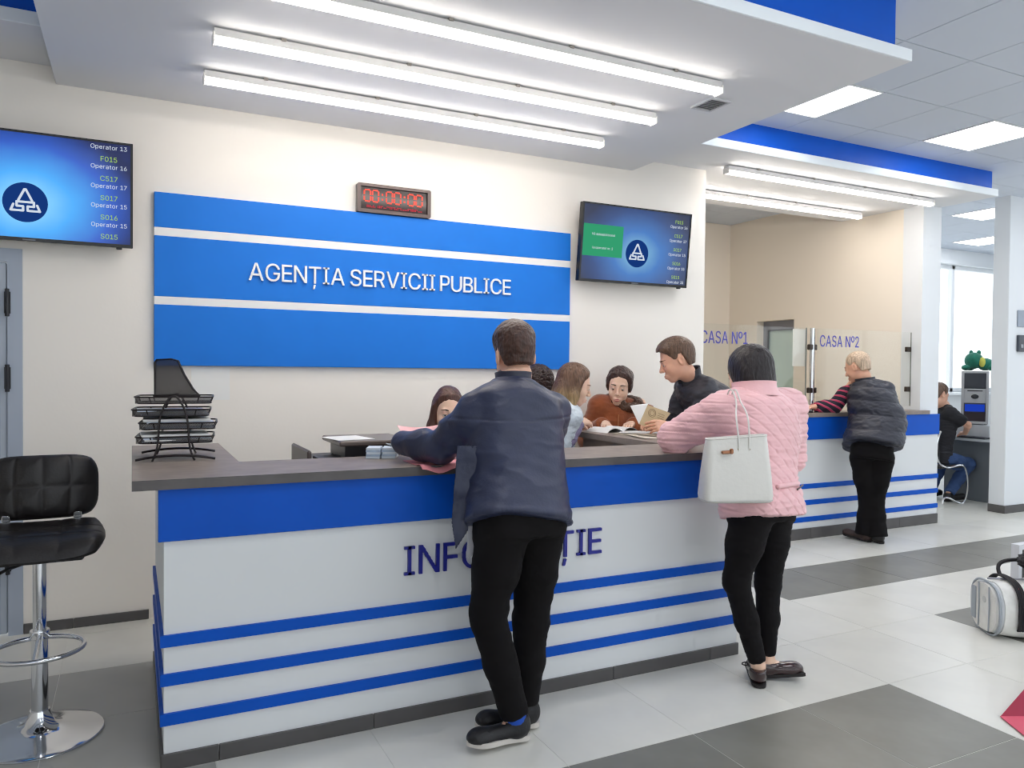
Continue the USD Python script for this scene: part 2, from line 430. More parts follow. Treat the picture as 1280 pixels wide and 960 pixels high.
obj('door_frame', mv(prism(sbox(6.66, 0, 7.26, 2.135).difference(sbox(6.72, .05, 7.18, 2.03)), .06, 'x'), dx, 0, 0), mat('booth_door_frame', (140, 142, 152), .4), d2, False)
obj('pane', bx(dx + .02, dx + .03, 6.71, 7.19, .04, 2.04), mat('frosted_door_glass', (186, 208, 200), .25, vary=(2, .04)), d2, False)
obj('pane_bead', mv(prism(sbox(6.72, .05, 7.18, 2.03).difference(sbox(6.735, .065, 7.165, 2.015)), .012, 'x'), dx - .008, 0, 0), mat('pane_bead_dark', (70, 72, 80), .4), d2, False)
obj('door_handle', cat_([tube([(dx - .01, 6.69, 1.02), (dx - .05, 6.69, 1.02), (dx - .05, 6.80, 1.02)], .009), bx(dx - .01, dx, 6.675, 6.705, .94, 1.12, .003)]), mat('steel', (190, 192, 196), .25, metal=1), d2, 30)
# ---------------------------------------------------------------- information counter
def letters(parent, text, h, width, at, m, depth, name='letter', bold=False, gap=.16, space=.42):
    for ch, g in lettering(text, h, width, depth, gap, bold, space):
        g.apply_translation(at)
        obj(name, g, m, parent, False)

M_letter = mat('dark_blue_letter', (22, 30, 140), 0.4)
M_oakin = mat('inner_oak_panel', (138, 122, 112), 0.5, bump=(40, .1, (1, .15, 1)), vary=(8, .15))
ct = thing('reception_counter', 'long white information counter with blue bands and dark blue lettering', 'counter')
Upoly = Polygon([(.105, 3.095), (2.885, 3.095), (2.885, 4.42), (2.74, 4.42), (2.74, 3.30), (.30, 3.30), (.30, 4.25), (.105, 4.25)])
obj('body', mv(prism(Upoly, 1.053 - .03), 0, 0, .03), M_white, ct, False)
obj('blue_band', bx(.085, 2.892, 3.078, 3.096, .857, 1.053, .002), M_blue_c, ct, False)
for z in (.463, .318, .170):
    obj('blue_stripe', mv(prism(Polygon([(.092, 4.2), (.092, 3.083), (2.888, 3.083), (2.888, 3.096), (.106, 3.096), (.106, 4.2)]), .044), 0, 0, z), M_blue_c, ct, False)
obj('inner_panel', bx(2.722, 2.742, 3.30, 4.40, .05, 1.052), M_oakin, ct, False)
obj('inner_desk', bx(.32, 2.70, 3.30, 3.95, .72, .745, .003), M_top, ct, False)
for a, b in ((.096, .298), (.298, .903), (.903, 1.5), (1.5, 2.097), (2.097, 2.70), (2.70, 2.893)):
    obj('skirting_tile', bx(a + .0012, b - .0012, 3.084, 3.096, 0, .062, .0015), M_skirt, ct, False)
for a, b in ((3.096, 3.70), (3.70, 4.25)):
    obj('skirting_tile', bx(.094, .106, a, b - .002, 0, .062, .0015), M_skirt, ct, False)
letters(ct, 'INFORMAȚIE', .122, .988, (1.031, 3.094, .628), M_letter, .012)

W = Polygon([(-.0, 3.058), (3.12, 3.058), (3.12, 4.52), (2.70, 4.52), (2.70, 3.52), (.418, 3.52), (.418, 4.42), (-.0, 4.42)])
wt = thing('worktop', 'grey oak worktop lying along the top of the information counter', 'worktop', loc=(0, 0, 1.053))
obj('board', prism(W, .037), M_top, wt, False)
obj('edge_band', mv(prism(Polygon([(-.0015, 4.42), (-.0015, 3.0565), (3.1215, 3.0565), (3.1215, 4.52), (3.12, 4.52), (3.12, 3.058), (0, 3.058), (0, 4.42)]), .0375), 0, 0, -.0002), mat('worktop_edge', (88, 84, 84), .45, bump=(40, .1, (.15, 1, 1)), vary=(9, .15)), wt, False)

# cash counter
c2 = thing('cash_counter', 'white cash desk counter with blue bands under the two glass panes', 'counter')
obj('body', bx(4.29, 7.265, 4.985, 5.018, .03, 1.095), M_white, c2, False)
obj('blue_band', bx(4.29, 7.268, 4.972, 4.986, .897, 1.10, .002), M_blue_c, c2, False)
for z in (.455, .308, .156):
    obj('blue_stripe', bx(4.29, 7.268, 4.974, 4.986, z, z + .044, .002), M_blue_c, c2, False)
e = [4.29, 4.9, 5.5, 6.1, 6.7, 7.268]
for a, b in zip(e[:-1], e[1:]):
    obj('skirting_tile', bx(a + .001, b - .001, 4.972, 4.986, 0, .098, .0015), M_skirt, c2, False)
wt2 = thing('worktop', 'grey worktop on the cash counter under the glass panes', 'worktop')
obj('board', mv(prism(Polygon([(4.285, 4.96), (7.10, 4.96), (7.10, 5.015), (7.025, 5.015), (7.025, 5.24), (4.285, 5.24)]), .037), 0, 0, 1.101), M_top, wt2, False)
obj('support_panel', bx(4.30, 7.02, 5.20, 5.225, .0, 1.10), M_white, wt2, False)

# glass screen
M_glass = clear_glass('screen_glass', (0.96, 0.97, 0.965), .012, .10)
M_chrome = mat('chrome', (214, 216, 220), 0.09, metal=1)
M_bronze = mat('dark_clamp', (70, 62, 58), 0.3, metal=.7)
M_cb = mat('cash_letter_blue', (62, 66, 170), 0.5)
def glass_pane(x0, x1, text, tx, label, clamps):
    t = thing('glass_screen', label, 'glass screen', loc=(0, 5.13, 1.145))
    obj('pane', bx(x0, x1, -.004, .004, .03, .77, .0015), M_glass, t, False)
    letters(t, text, .105, .52, (tx, -.0045, .602), M_cb, .002, name='letter')
    for cx, cz in clamps:
        obj('clamp', bx(cx - .035, cx + .025, -.016, .016, cz - .025, cz + .025, .004), M_bronze, t, False)
    obj('pane_edge', bx(x1 - .004, x1 + .001, -.0045, .0045, .03, .77), mat('glass_edge', (120, 128, 124), .2), t, False)
glass_pane(4.29, 5.575, 'CASA Nº1', 4.335, 'clear glass screen with blue lettering reading CASA Nº1', [(4.32, .2), (4.32, .6)])
glass_pane(5.71, 7.03, 'CASA Nº2', 5.745, 'clear glass screen lettered CASA Nº2 above the older man', [(6.99, .2), (6.99, .6)])
def chrome_post(x, y, label, m=None):
    t = thing('chrome_post', label, 'post', 'chrome posts between the glass screens', loc=(x, y, 1.138))
    obj('foot', lathe([(0, 0), (.05, 0), (.05, .008), (.03, .014), (0, .014)], 28), M_chrome, t, 40)
    obj('tube', tube([(0, 0, .01), (0, 0, .775)], .021, 18), m or M_chrome, t, 40)
    for z in (.20, .60):
        obj('clamp', bx(-.043, .043, -.02, .02, z - .025, z + .025, .005), M_bronze, t, False)
chrome_post(5.625, 5.11, 'polished chrome post standing between the two glass screens, on the side of CASA Nº1')
chrome_post(5.70, 5.17, 'darker bronze post standing just behind the polished chrome one', mat('post_bronze', (92, 82, 78), .2, metal=1))
t = obj('taped_note', mv(prism(sbox(-.09, -.17, .09, .17), .001, 'y'), 5.50, 5.137, 1.73), mat('note_paper', (222, 216, 206), .7), None, False, 'white printed sheet taped behind the glass beside the chrome post', 'paper')

# ---------------------------------------------------------------- wall sign, clock, televisions
sg = thing('wall_sign', 'large blue wall sign with white stripes and raised white lettering', 'sign', loc=(.115, WY, 0))
for z0, z1 in ((1.508, 1.869), (1.918, 2.275), (2.325, 2.531)):
    obj('blue_panel', bx(0, 2.842, -.032, 0, z0, z1, .002), M_blue_s, sg, False)
for z0, z1 in ((1.869, 1.918), (2.275, 2.325)):
    obj('white_strip', bx(0, 2.842, -.030, 0, z0, z1, .001), M_strip, sg, False)
letters(sg, 'AGENȚIA SERVICII PUBLICE', .108, 1.805, (.531, -.033, 2.043), mat('raised_white_letter', (244, 244, 244), .4), .014, gap=.12, space=.26)

ck = thing('led_clock', 'grey framed red digital clock hanging on top of the blue sign', 'clock', loc=(1.578, WY, 2.628))
obj('frame', mv(prism(rbox(.51, .19, .012).difference(sbox(-.232, -.072, .232, .076)), .05, 'y'), 0, -.05, 0), mat('clock_frame', (92, 80, 78), .3, metal=.4), ck, False)
obj('face', bx(-.235, .235, -.034, -.002, -.075, .078), mat('clock_face', (36, 16, 18), .12), ck, False)
M_led = emitter('red_led', (255, 84, 70), 1.6)
def seg7(h, w, t):
    hz = lambda y: bx(-w / 2 + t * .6, w / 2 - t * .6, -.003, 0, y - t / 2, y + t / 2)
    vt = lambda x, s: bx(x - t / 2, x + t / 2, -.003, 0, min(0, s * h / 2) + t * .6, max(0, s * h / 2) - t * .6)
    return hz, vt
hz, vt = seg7(.075, .042, .008)
for k, x in enumerate((-.185, -.130, -.035, .022, .118, .175)):
    g = cat_([hz(.0375), hz(-.0375), vt(-.021, 1), vt(-.021, -1), vt(.021, 1), vt(.021, -1)])
    obj('digit', mv(g, x, -.034, .018), M_led, ck, False)
for x in (-.083, .07):
    obj('colon', cat_([bx(x - .005, x + .005, -.037, -.034, z, z + .010) for z in (-.005, .028)]), M_led, ck, False)
rng = np.random.default_rng(5)
row = [bx(x, x + .006, -.037, -.034, -.058 + dz, -.052 + dz) for x in np.arange(-.2, .2, .0105) for dz in (0, .009) if rng.random() < .7]
obj('date_row', cat_(row), emitter('red_led_dim', (230, 60, 80), .9), ck, False)

M_bezel = mat('tv_bezel', (18, 18, 22), 0.3)
def screen_mat(name, hot, mid, cold, k):
    return usdkit.material(stage, '/World/Looks/' + name, {'tc': ('texture_coordinate', {}), 'mp': ('mapping', {'scale': (1.75, 1.0, 2.3)}), 'g': ('gradient_texture', {'gradient_type': 'spherical'}),
        'n': ('noise_texture', {'scale': 6.0, 'detail': 2.0}), 'nm': ('math', {'math_type': 'multiply_add', 'value2': .10, 'value3': -.05}), 'ad': ('math', {'math_type': 'add'}),
        'r': ('rgb_ramp', {'ramp': [(0.0, srgb(*cold)), (.28, srgb(*mid)), (.62, srgb(*hot)), (1.0, srgb(150, 225, 255))]}),
        'p': ('principled_bsdf', {'base_color': (.01, .01, .015), 'roughness': .12, 'emission_strength': k})},
        [('tc.object', 'mp.vector'), ('mp.vector', 'g.vector'), ('tc.object', 'n.vector'), ('n.fac', 'nm.value1'), ('nm.value', 'ad.value1'), ('g.fac', 'ad.value2'), ('ad.value', 'r.fac'), ('r.color', 'p.emission_color')], surface='p.BSDF')
M_txt_w = emitter('screen_text_white', (226, 236, 250), .8)
M_txt_g = emitter('screen_text_green', (176, 220, 96), .8)
M_navy = emitter('screen_logo_navy', (24, 60, 130), .8)
M_green = emitter('screen_green_box', (58, 168, 120), .8)
def line_mesh(text, h, cx, cz, y, width=None):
    ls = lettering(text, h, width or 1.0, .0006, .17)
    if width is None:
        w0 = sum(glyph(c, h, .0006)[1] + .17 * h if c != ' ' else .42 * h for c in text) - .17 * h
        for _, g in ls: g.apply_scale((w0, 1, 1))
    g = cat_([g for _, g in ls])
    return mv(g, cx - (g.bounds[0][0] + g.bounds[1][0]) / 2, y, cz)
def logo_lines(r):
    """Triangle over a doubled S-shaped base, in the xz plane."""
    P = []
    P.append([(-.30, .10), (-.03, .66), (.03, .66), (.30, .10)])
    P.append([(-.62, -.32), (-.52, -.16), (-.40, -.42), (-.66, -.42), (-.62, -.32)])
    P.append([(-.52, -.12), (-.64, -.42), (-.10, -.42), (-.10, -.20), (-.38, -.20), (-.38, .02), (.38, .02), (.38, -.20), (.10, -.20), (.10, -.42), (.64, -.42), (.52, -.12)])
    P = [P[0], P[2]]
    out = []
    for q in P:
        from shapely.geometry import LineString
        out.append(prism(LineString(q).buffer(.055, quad_segs=3), .004, 'y'))
    g = cat_(out); g.apply_scale((r, 1, r)); return g
def television(loc, label, sx, sz, texts, tx, green, hot, mid, cold, k):
    """1.0 x 0.58 screen tilted forward; loc is the centre of the front; sx, sz place the emblem."""
    t = thing('television', label, 'television', loc=loc)
    T = trimesh.transformations.rotation_matrix(math.radians(5.8), (1, 0, 0))
    def P(name, g, m, par=t, **k2):
        g.apply_transform(T); return obj(name, g, m, par, False, **k2)
    P('casing', bx(-.505, .505, 0, .045, -.291, .291, .004), M_bezel)
    P('bezel', mv(prism(sbox(-.505, -.291, .505, .291).difference(sbox(-.492, -.272, .492, .279)), .006, 'y'), 0, -.006, 0), M_bezel)
    s = usdkit.mesh(stage, str(t.GetPath()) + '/screen', bx(-.493 - sx, .493 - sx, -.001, .001, -.273 - sz, .28 - sz), screen_mat(f'tv_screen_{COUNT[("/World", "television")]}', hot, mid, cold, k))
    s.AddTransformOp().Set(Gf.Matrix4d(*(T @ trimesh.transformations.translation_matrix((sx, -.001, sz))).T.ravel()))
    P('wall_bracket', cat_([bx(-.15, .15, .04, .125, -.1, .1, .006)]), M_dark)
    P('emblem_disc', mv(lathe([(0, 0), (.105, 0), (.105, .0012), (0, .0012)], 40).apply_transform(trimesh.transformations.rotation_matrix(math.pi / 2, (1, 0, 0))), sx, -.0022, sz), M_navy)
    P('emblem', mv(logo_lines(.105), sx, -.006, sz), M_txt_w)
    for s_, h, z, m in texts:
        P('screen_text', line_mesh(s_, h, tx, z, -.003), m)
    if green:
        gx0, gx1, gz0, gz1, lines = green
        P('message_box', bx(gx0, gx1, -.0036, -.0022, gz0, gz1), M_green)
        for s_, h, z in lines: P('screen_text', line_mesh(s_, h, (gx0 + gx1) / 2, z, -.0045), M_txt_w)
    P('sensor', bx(.42, .45, -.004, .02, -.302, -.290, .003), M_bezel)
    P('maker_badge', bx(-.03, .03, -.0075, -.006, -.286, -.280), mat('badge_grey', (120, 124, 130), .3))
    return t
def rows(pairs, z0, dz, hw, hg):
    out = []
    for k, (g, o) in enumerate(pairs):
        if g: out.append((g, hg, z0 - k * dz, M_txt_g))
        out.append((o, hw, z0 - k * dz - hg * 1.5, M_txt_w))
    return out
PAIRS = [('F015', 'Operator 16'), ('C517', 'Operator 17'), ('S017', 'Operator 15'), ('S016', 'Operator 15'), ('S015', 'Operator 15')]
tw = rows([(None, 'Operator 13')] + PAIRS, .285, .1065, .0225, .0265)[:-1]
television((-.502, 4.88, 2.465), 'large wall television with blue queue screen, cut off by the photo edge beside the door', -.015, -.085, tw, .385, None, (52, 168, 250), (18, 84, 196), (10, 28, 84), .9)
tw = rows(PAIRS, .205, .1075, .021, .0245)
television((3.484, 4.88, 2.462), 'wall television showing a green message box, between the blue sign and the cash booth', .005, -.055, tw, .388, (-.488, -.135, -.10, .135, [('Vă așteaptă bonul', .017, .055), ('la operator nr. 2', .017, -.045)]), (46, 130, 220), (42, 82, 150), (44, 56, 92), .62)
obj('wall_notice', mv(prism(sbox(-.11, -.1, .11, .1), .002, 'y'), .43, WY - .003, 1.40), mat('notice_white', (240, 240, 238), .6), None, False, 'plain white sheet fixed to the wall behind the file trays', 'paper')
# things at the edge on the pillar
pl = thing('door_buzzer', 'small dark wall unit on the pillar at the edge of the photo', 'wall unit', loc=(8.62, 5.01, 1.84))
obj('casing', bx(-.04, .09, -.03, 0, -.09, .09, .006), mat('buzzer_dark', (60, 66, 76), .4), pl, False)
obj('button', bx(-.01, .03, -.036, -.028, -.05, -.01, .003), mat('buzzer_light', (150, 156, 164), .4), pl, False)
obj('wall_plate', bx(8.58, 8.71, 4.995, 5.01, 2.02, 2.20, .004), mat('plate_grey', (150, 160, 174), .4), None, False, 'pale grey plate on the pillar above the dark wall unit', 'plate')

# ---------------------------------------------------------------- bar stool
M_leather = mat('black_leather', (22, 18, 19), 0.45, bump=(90, .12), vary=(5, .15))
def quilt_pad(w, d, h, nx, ny, r=.06, bulge=.014, n=72, m=40, groove=.010):
    """Upholstered slab: rounded outline, both faces tufted in nx x ny squares."""
    u = np.linspace(-1, 1, n); v = np.linspace(-1, 1, m)
    U, V = np.meshgrid(u, v, indexing='ij')
    X, Y = U * w / 2, V * d / 2
    # squircle the outline
    k = .42
    X = X * (1 - k * .32 * np.abs(V) ** 4); Y = Y * (1 - k * .32 * np.abs(U) ** 6)
    edge = np.clip(1 - np.maximum(np.abs(U) ** 8, np.abs(V) ** 6), 0, 1) ** .45
    gx = np.abs(np.sin(math.pi * nx * (U + 1) / 2)) ** .45; gy = np.abs(np.sin(math.pi * ny * (V + 1) / 2)) ** .45
    tuft = np.minimum(gx, gy)
    Z = (h / 2 + bulge * (1 - U ** 2) * (1 - V ** 2) - groove * (1 - tuft)) * edge
    top = np.stack([X, Y, Z], -1).reshape(-1, 3); bot = np.stack([X, Y, -Z * .85], -1).reshape(-1, 3)
    idx = np.arange(n * m).reshape(n, m)
    q = np.stack([idx[:-1, :-1], idx[1:, :-1], idx[1:, 1:], idx[:-1, 1:]], -1).reshape(-1, 4)
    f = np.vstack([q[:, [0, 1, 2]], q[:, [0, 2, 3]]])
    f = np.vstack([f, f[:, ::-1] + n * m])
    return trimesh.Trimesh(np.vstack([top, bot]), f, process=False)
st = thing('bar_stool', 'black leather bar stool with tufted backrest and round chrome base', 'stool', loc=(-.335, 3.60, 0), rz=2)
obj('base', lathe([(0, .0), (.228, .0), (.232, .006), (.228, .011), (.19, .018), (.10, .034), (.055, .055), (.04, .09), (.036, .11), (0, .11)], 64), M_chrome, st, 50)
obj('lower_tube', tube([(0, 0, .10), (0, 0, .42)], .030, 28), M_chrome, st, 50)
obj('gas_lift', tube([(0, 0, .42), (0, 0, .74)], .024, 28), M_chrome, st, 50)
obj('collar', lathe([(0, .40), (.034, .40), (.036, .405), (.036, .43), (.034, .435), (0, .435)], 28), M_chrome, st, 50)
ring = [(.16 * math.cos(a), -.14 + .15 * math.sin(a), .40) for a in np.linspace(0, 2 * math.pi, 48, endpoint=False)]
obj('footrest', cat_([tube(ring, .0095, 10, closed=True), tube([(0, -.03, .415), (0, -.29, .40)], .009, 8)]), M_chrome, st, 50)
seat = quilt_pad(.47, .42, .075, 3, 3, groove=.010)
sv = seat.vertices.copy(); sv[:, 2] += .04 * np.clip((sv[:, 1] - .08) / .13, 0, 1) ** 2 - .03 * np.clip((-.1 - sv[:, 1]) / .11, 0, 1) ** 2 + .015 * (sv[:, 0] / .23) ** 2
seat.vertices = sv
obj('seat', mv(seat, 0, -.02, .79), M_leather, st, 60)
obj('seat_pan', bx(-.16, .16, -.16, .14, .735, .755, .008), M_dark, st, False)
back = quilt_pad(.42, .27, .055, 4, 2, groove=.013)
bv = back.vertices.copy(); bv[:, 2] += -.05 * (bv[:, 0] / .21) ** 2
back.vertices = bv
rot(back, 90, (1, 0, 0)); rot(back, -8, (1, 0, 0))
obj('backrest', mv(back, 0, .20, .985), M_leather, st, 60)
for s in (-1, 1):
    obj('back_bracket', cat_([tube(smooth_path([(s * .13, .10, .75), (s * .13, .185, .77), (s * .13, .20, .84), (s * .13, .205, .93)], 14), .010, 8), bx(s * .13 - .016, s * .13 + .016, .18, .215, .845, .875, .004)]), M_chrome, st, 40)
obj('height_lever', cat_([tube([(.02, -.02, .735), (-.10, -.16, .725), (-.14, -.22, .715)], .006), tube([(-.14, -.22, .715), (-.17, -.26, .705)], .010)]), M_dark, st, 40)

# ---------------------------------------------------------------- file trays on the worktop
M_wire = mat('black_wire', (30, 22, 24), 0.35, metal=.3)
M_mesh = usdkit.material(stage, '/World/Looks/wire_mesh', {'tc': ('texture_coordinate', {}), 'mp': ('mapping', {'scale': (420.0, 420.0, 420.0)}), 'c': ('checker_texture', {'scale': 1.0}), 'k': ('math', {'math_type': 'multiply_add', 'value2': -.45, 'value3': .80}),
    'p': ('principled_bsdf', {'base_color': srgb(46, 40, 42), 'roughness': .45, 'metallic': .3}), 't': ('transparent_bsdf', {}), 'm': ('mix_closure', {})},
    [('tc.object', 'mp.vector'), ('mp.vector', 'c.vector'), ('c.fac', 'k.value1'), ('k.value', 'm.fac'), ('p.BSDF', 'm.closure1'), ('t.BSDF', 'm.closure2')], surface='m.closure')
M_paper = mat('paper_white', (240, 240, 238), .7)
M_paper2 = mat('paper_bluish', (206, 216, 232), .7)
WT = 1.0905
ft = thing('file_tray', 'black wire letter tray tower filled with papers on the worktop', 'file tray', loc=(.175, 3.80, WT), rz=-5)
def loop(x0, x1, y0, y1, z, r=.03):
    P = np.array(sbox(x0 + r, y0 + r, x1 - r, y1 - r).buffer(r, quad_segs=4).exterior.coords)[:-1]
    return np.column_stack([P, np.full(len(P), z)])
tiers = [(.075, .0, 0), (.135, .012, .01), (.195, -.014, -.008), (.25, -.004, .006)]
for n, (z, ox, oy) in enumerate(tiers):
    x0, x1, y0, y1 = -.155 + ox, .165 + ox, -.13 + oy, .13 + oy
    pcs = [tube(loop(x0, x1, y0, y1, z + .028), .0036, 6, closed=True), tube(loop(x0 + .012, x1 - .012, y0 + .012, y1 - .012, z), .003, 6, closed=True)]
    for (px_, py_) in ((x0, y0 + .05), (x0, y1 - .05), (x1, y0 + .05), (x1, y1 - .05), (x0 + .06, y0), (x1 - .06, y0), (x0 + .06, y1), (x1 - .06, y1)):
        pcs.append(tube([(px_, py_, z + .028), (px_ * .93, py_ * .92, z)], .0025, 5))
    tr = obj('tray', cat_(pcs), M_wire, ft, 40)
    obj('tray_mesh', cat_([bx(x0 + .012, x1 - .012, y0 + .012, y1 - .012, z - .001, z + .0005), bx(x0 + .006, x1 - .006, y0 + .004, y0 + .005, z, z + .028), bx(x0 + .004, x0 + .005, y0 + .006, y1 - .006, z, z + .028)]), M_mesh, tr, False)
arch = smooth_path([(-.085, 0, 0.0), (-.06, 0, .12), (-.035, 0, .245), (0, 0, .285), (.035, 0, .245), (.06, 0, .12), (.085, 0, 0.0)], 40)
for y in (-.142, .142):
    for dy in (0, .012):
        obj('arch_support', tube(arch + [0, y + dy * np.sign(y), 0], .0042, 7), M_wire, ft, 40)
for y in (-.16, .16):
    obj('foot', tube(smooth_path([(-.15, y, .008), (-.05, y, .022), (.06, y, .022), (.17, y, .006)], 16), .0055, 7), M_wire, ft, 40)
ppr = np.random.default_rng(11)
for n, (z, ox, oy) in enumerate(tiers[:3]):
    zz = z + .003
    for k in range(4 if n < 2 else 3):
        h = ppr.uniform(.005, .012)
        o = ppr.uniform(-.012, .012, 2)
        sh = bx(-.135 + ox + o[0], .14 + ox + o[0], -.115 + oy + o[1], .105 + oy + o[1], zz, zz + h, .001)
        rot(sh, ppr.uniform(-2, 2), (0, 0, 1))
        obj('paper_stack', mv(sh, .175, 3.80, WT), M_paper if k % 2 else M_paper2, None, False, f'{["bottom", "middle", "upper"][n]} tray sheaf of papers in the wire tower, {["lowest", "second", "third", "uppermost"][k]} of its tier', 'papers', 'papers in the wire trays')
        zz += h + .0006
mh = thing('magazine_holder', 'dark wire mesh magazine holder standing on top of the file trays', 'magazine holder', loc=(.165, 3.93, WT + .275), rz=-5)
side = [(-.07, 0), (-.07, .155), (-.062, .168), (.0, .172), (.028, .165), (.055, .10), (.095, .03), (.125, 0)]
for y in (-.035, .035):
    pp = np.array([(a, y, b) for a, b in side] )
    obj('wire_frame', tube(pp, .0042, 6, closed=True), M_wire, mh, 40)
    obj('mesh_side', mv(prism(Polygon(side), .0008, 'y'), 0, y, 0), M_mesh, mh, False)
obj('mesh_back', bx(-.0705, -.0695, -.035, .035, 0, .16), M_wire, mh, False)
obj('mesh_base', bx(-.07, .12, -.035, .035, -.001, .001), M_wire, mh, False)

# ---------------------------------------------------------------- papers and small things on the counter
def sheet(x, y, w, d, rz, z=WT, t=.0012, bend=0.0, n=8):
    g = np.linspace(-.5, .5, n)
    U, V = np.meshgrid(g, g, indexing='ij')
    top = np.stack([U * w, V * d, bend * (U * 2) ** 2 + t], -1).reshape(-1, 3); bot = top - [0, 0, t]
    idx = np.arange(n * n).reshape(n, n)
    q = np.stack([idx[:-1, :-1], idx[1:, :-1], idx[1:, 1:], idx[:-1, 1:]], -1).reshape(-1, 4)
    f = np.vstack([q[:, [0, 1, 2]], q[:, [0, 2, 3]]]); f = np.vstack([f, f[:, ::-1] + n * n])
    b = np.concatenate([idx[:, 0], idx[-1, 1:], idx[-2::-1, -1], idx[0, -2:0:-1]])
    b2 = np.roll(b, -1)
    f = np.vstack([f, np.stack([b, b + n * n, b2 + n * n], 1), np.stack([b, b2 + n * n, b2], 1)])
    m = trimesh.Trimesh(np.vstack([top, bot]), f, process=False)
    return mv(rot(m, rz, (0, 0, 1)), x, y, z)
M_card = mat('leaflet_blue', (170, 190, 214), .5, vary=(30, .12))
for n, (x, y, r) in enumerate(((1.005, 3.452, -24), (1.075, 3.435, -24))):
    z = WT
    for k in range(5):
        b = bx(-.032, .032, -.05, .05, 0, .0095, .0008)
        obj('leaflet_stack', mv(rot(b, r + (k * 37 % 5) - 2, (0, 0, 1)), x, y, z), M_card if k % 2 else mat('leaflet_white', (214, 224, 236), .5), None, False,
            f'{["lowest", "second", "third", "fourth", "top"][k]} bundle of pale blue leaflets in the {["left", "right"][n]} pile on the worktop', 'leaflets', 'bundles of leaflets on the worktop')
        z += .010
    if n == 0:
        obj('loose_leaflet', sheet(1.115, 3.44, .07, .10, 20, WT + .0505, bend=.012), M_paper, None, 60, 'curled white leaflet lying on top of the leaflet piles', 'leaflet')
M_pink = mat('pink_paper', (236, 150, 158), .65, vary=(14, .12))
pk = np.array([(1.26, 3.02), (1.50, 3.02), (1.52, 3.30), (1.30, 3.28)])
pinkA = sheet(0, 0, .24, .26, 0, 0, n=14)
pv = pinkA.vertices.copy()
yy = pv[:, 1] + 3.15
over = np.clip(3.05 - yy, 0, 1)
pv[:, 2] += WT + .001 + .010 * np.sin(pv[:, 0] * 40) * np.clip((3.1 - yy) / .05, 0, 1) - over * .6
pv[:, 0] += 1.205; pv[:, 1] = yy - .0 * over
pinkA.vertices = pv
obj('pink_form', pinkA, M_pink, None, 60, "pink printed form hanging over the counter edge under the man's sleeve", 'paper')
obj('pink_form', rot(sheet(0, 0, .24, .17, 0, 0, bend=.015, n=10), 24, (1, 0, 0)).apply_translation((1.33, 3.68, WT + .075)), mat('pink_paper_pale', (240, 184, 186), .65, vary=(14, .1)), None, 60, 'pale pink form held up in front of the seated woman', 'paper')

# printer on the inner side
prn = thing('printer', 'black office printer standing behind the counter with a sheet on top', 'printer', loc=(1.0, 3.78, .745))
M_prn = mat('printer_black', (40, 36, 38), .35)
obj('body', bx(-.26, .22, -.2, .2, 0, .32, .012), M_prn, prn, False)
obj('side_panel', bx(-.275, -.255, -.2, .2, 0, .375, .008), mat('printer_side', (86, 76, 74), .35), prn, False)
obj('scanner_lid', bx(-.12, .24, -.18, .2, .385, .41, .006), mat('printer_lid', (98, 86, 80), .25), prn, False)
obj('lid_support', bx(-.08, .22, -.12, .18, .32, .385), M_prn, prn, False)
obj('paper_slot', bx(-.22, -.10, -.19, -.05, .32, .335, .003), mat('printer_slot', (20, 18, 20), .4), prn, False)
obj('scan_sheet', sheet(.96, 3.77, .19, .22, 10, 1.1555), M_paper, None, 60, 'white sheet of paper lying on the printer lid', 'paper')

# right wing: open booklet, maps, pad
M_map = mat('map_paper', (214, 204, 186), .65, vary=(22, .14))
bk = thing('open_booklet', 'open white booklet lying at the end of the side worktop before the woman in brown', 'booklet', loc=(2.93, 4.36, WT), rz=12)
for s in (-1, 1):
    g = sheet(0, 0, .15, .2, 0, 0, bend=0, n=12); q = g.vertices.copy()
    q[:, 0] += s * .075; q[:, 2] += .028 * np.sin(np.clip(np.abs(q[:, 0]) / .15, 0, 1) * math.pi) ** .8
    g.vertices = q
    obj('page', g, M_paper, bk, 60)
for n, (x, y, w, d, r, m, lab) in enumerate(((2.955, 4.08, .21, .29, 25, M_map, 'beige printed leaflet spread flat beside the open booklet'), (2.90, 3.90, .20, .28, -12, M_map, 'second beige leaflet on the side worktop, partly under the white sheet'),
                                       (3.02, 4.16, .20, .28, 50, M_paper, 'white sheet lying over the beige leaflets'), (2.97, 3.96, .15, .21, 8, mat('map_brown', (176, 160, 138), .65, vary=(26, .2)), 'brown patterned leaflet on top of the beige ones'))):
    obj('leaflet', sheet(x, y, w, d, r, WT + .0016 * n, bend=.003), m, None, 60, lab, 'leaflet', 'leaflets on the side worktop')
nb = thing('notepad', "white pad with black cover on the worktop by the pink jacket's elbow", 'notepad', loc=(3.0, 3.66, WT), rz=-14)
obj('cover', bx(-.1, .1, -.14, .14, 0, .008, .002), M_dark, nb, False)
obj('pages', bx(-.097, .097, -.137, .137, .008, .022, .001), M_paper, nb, False)

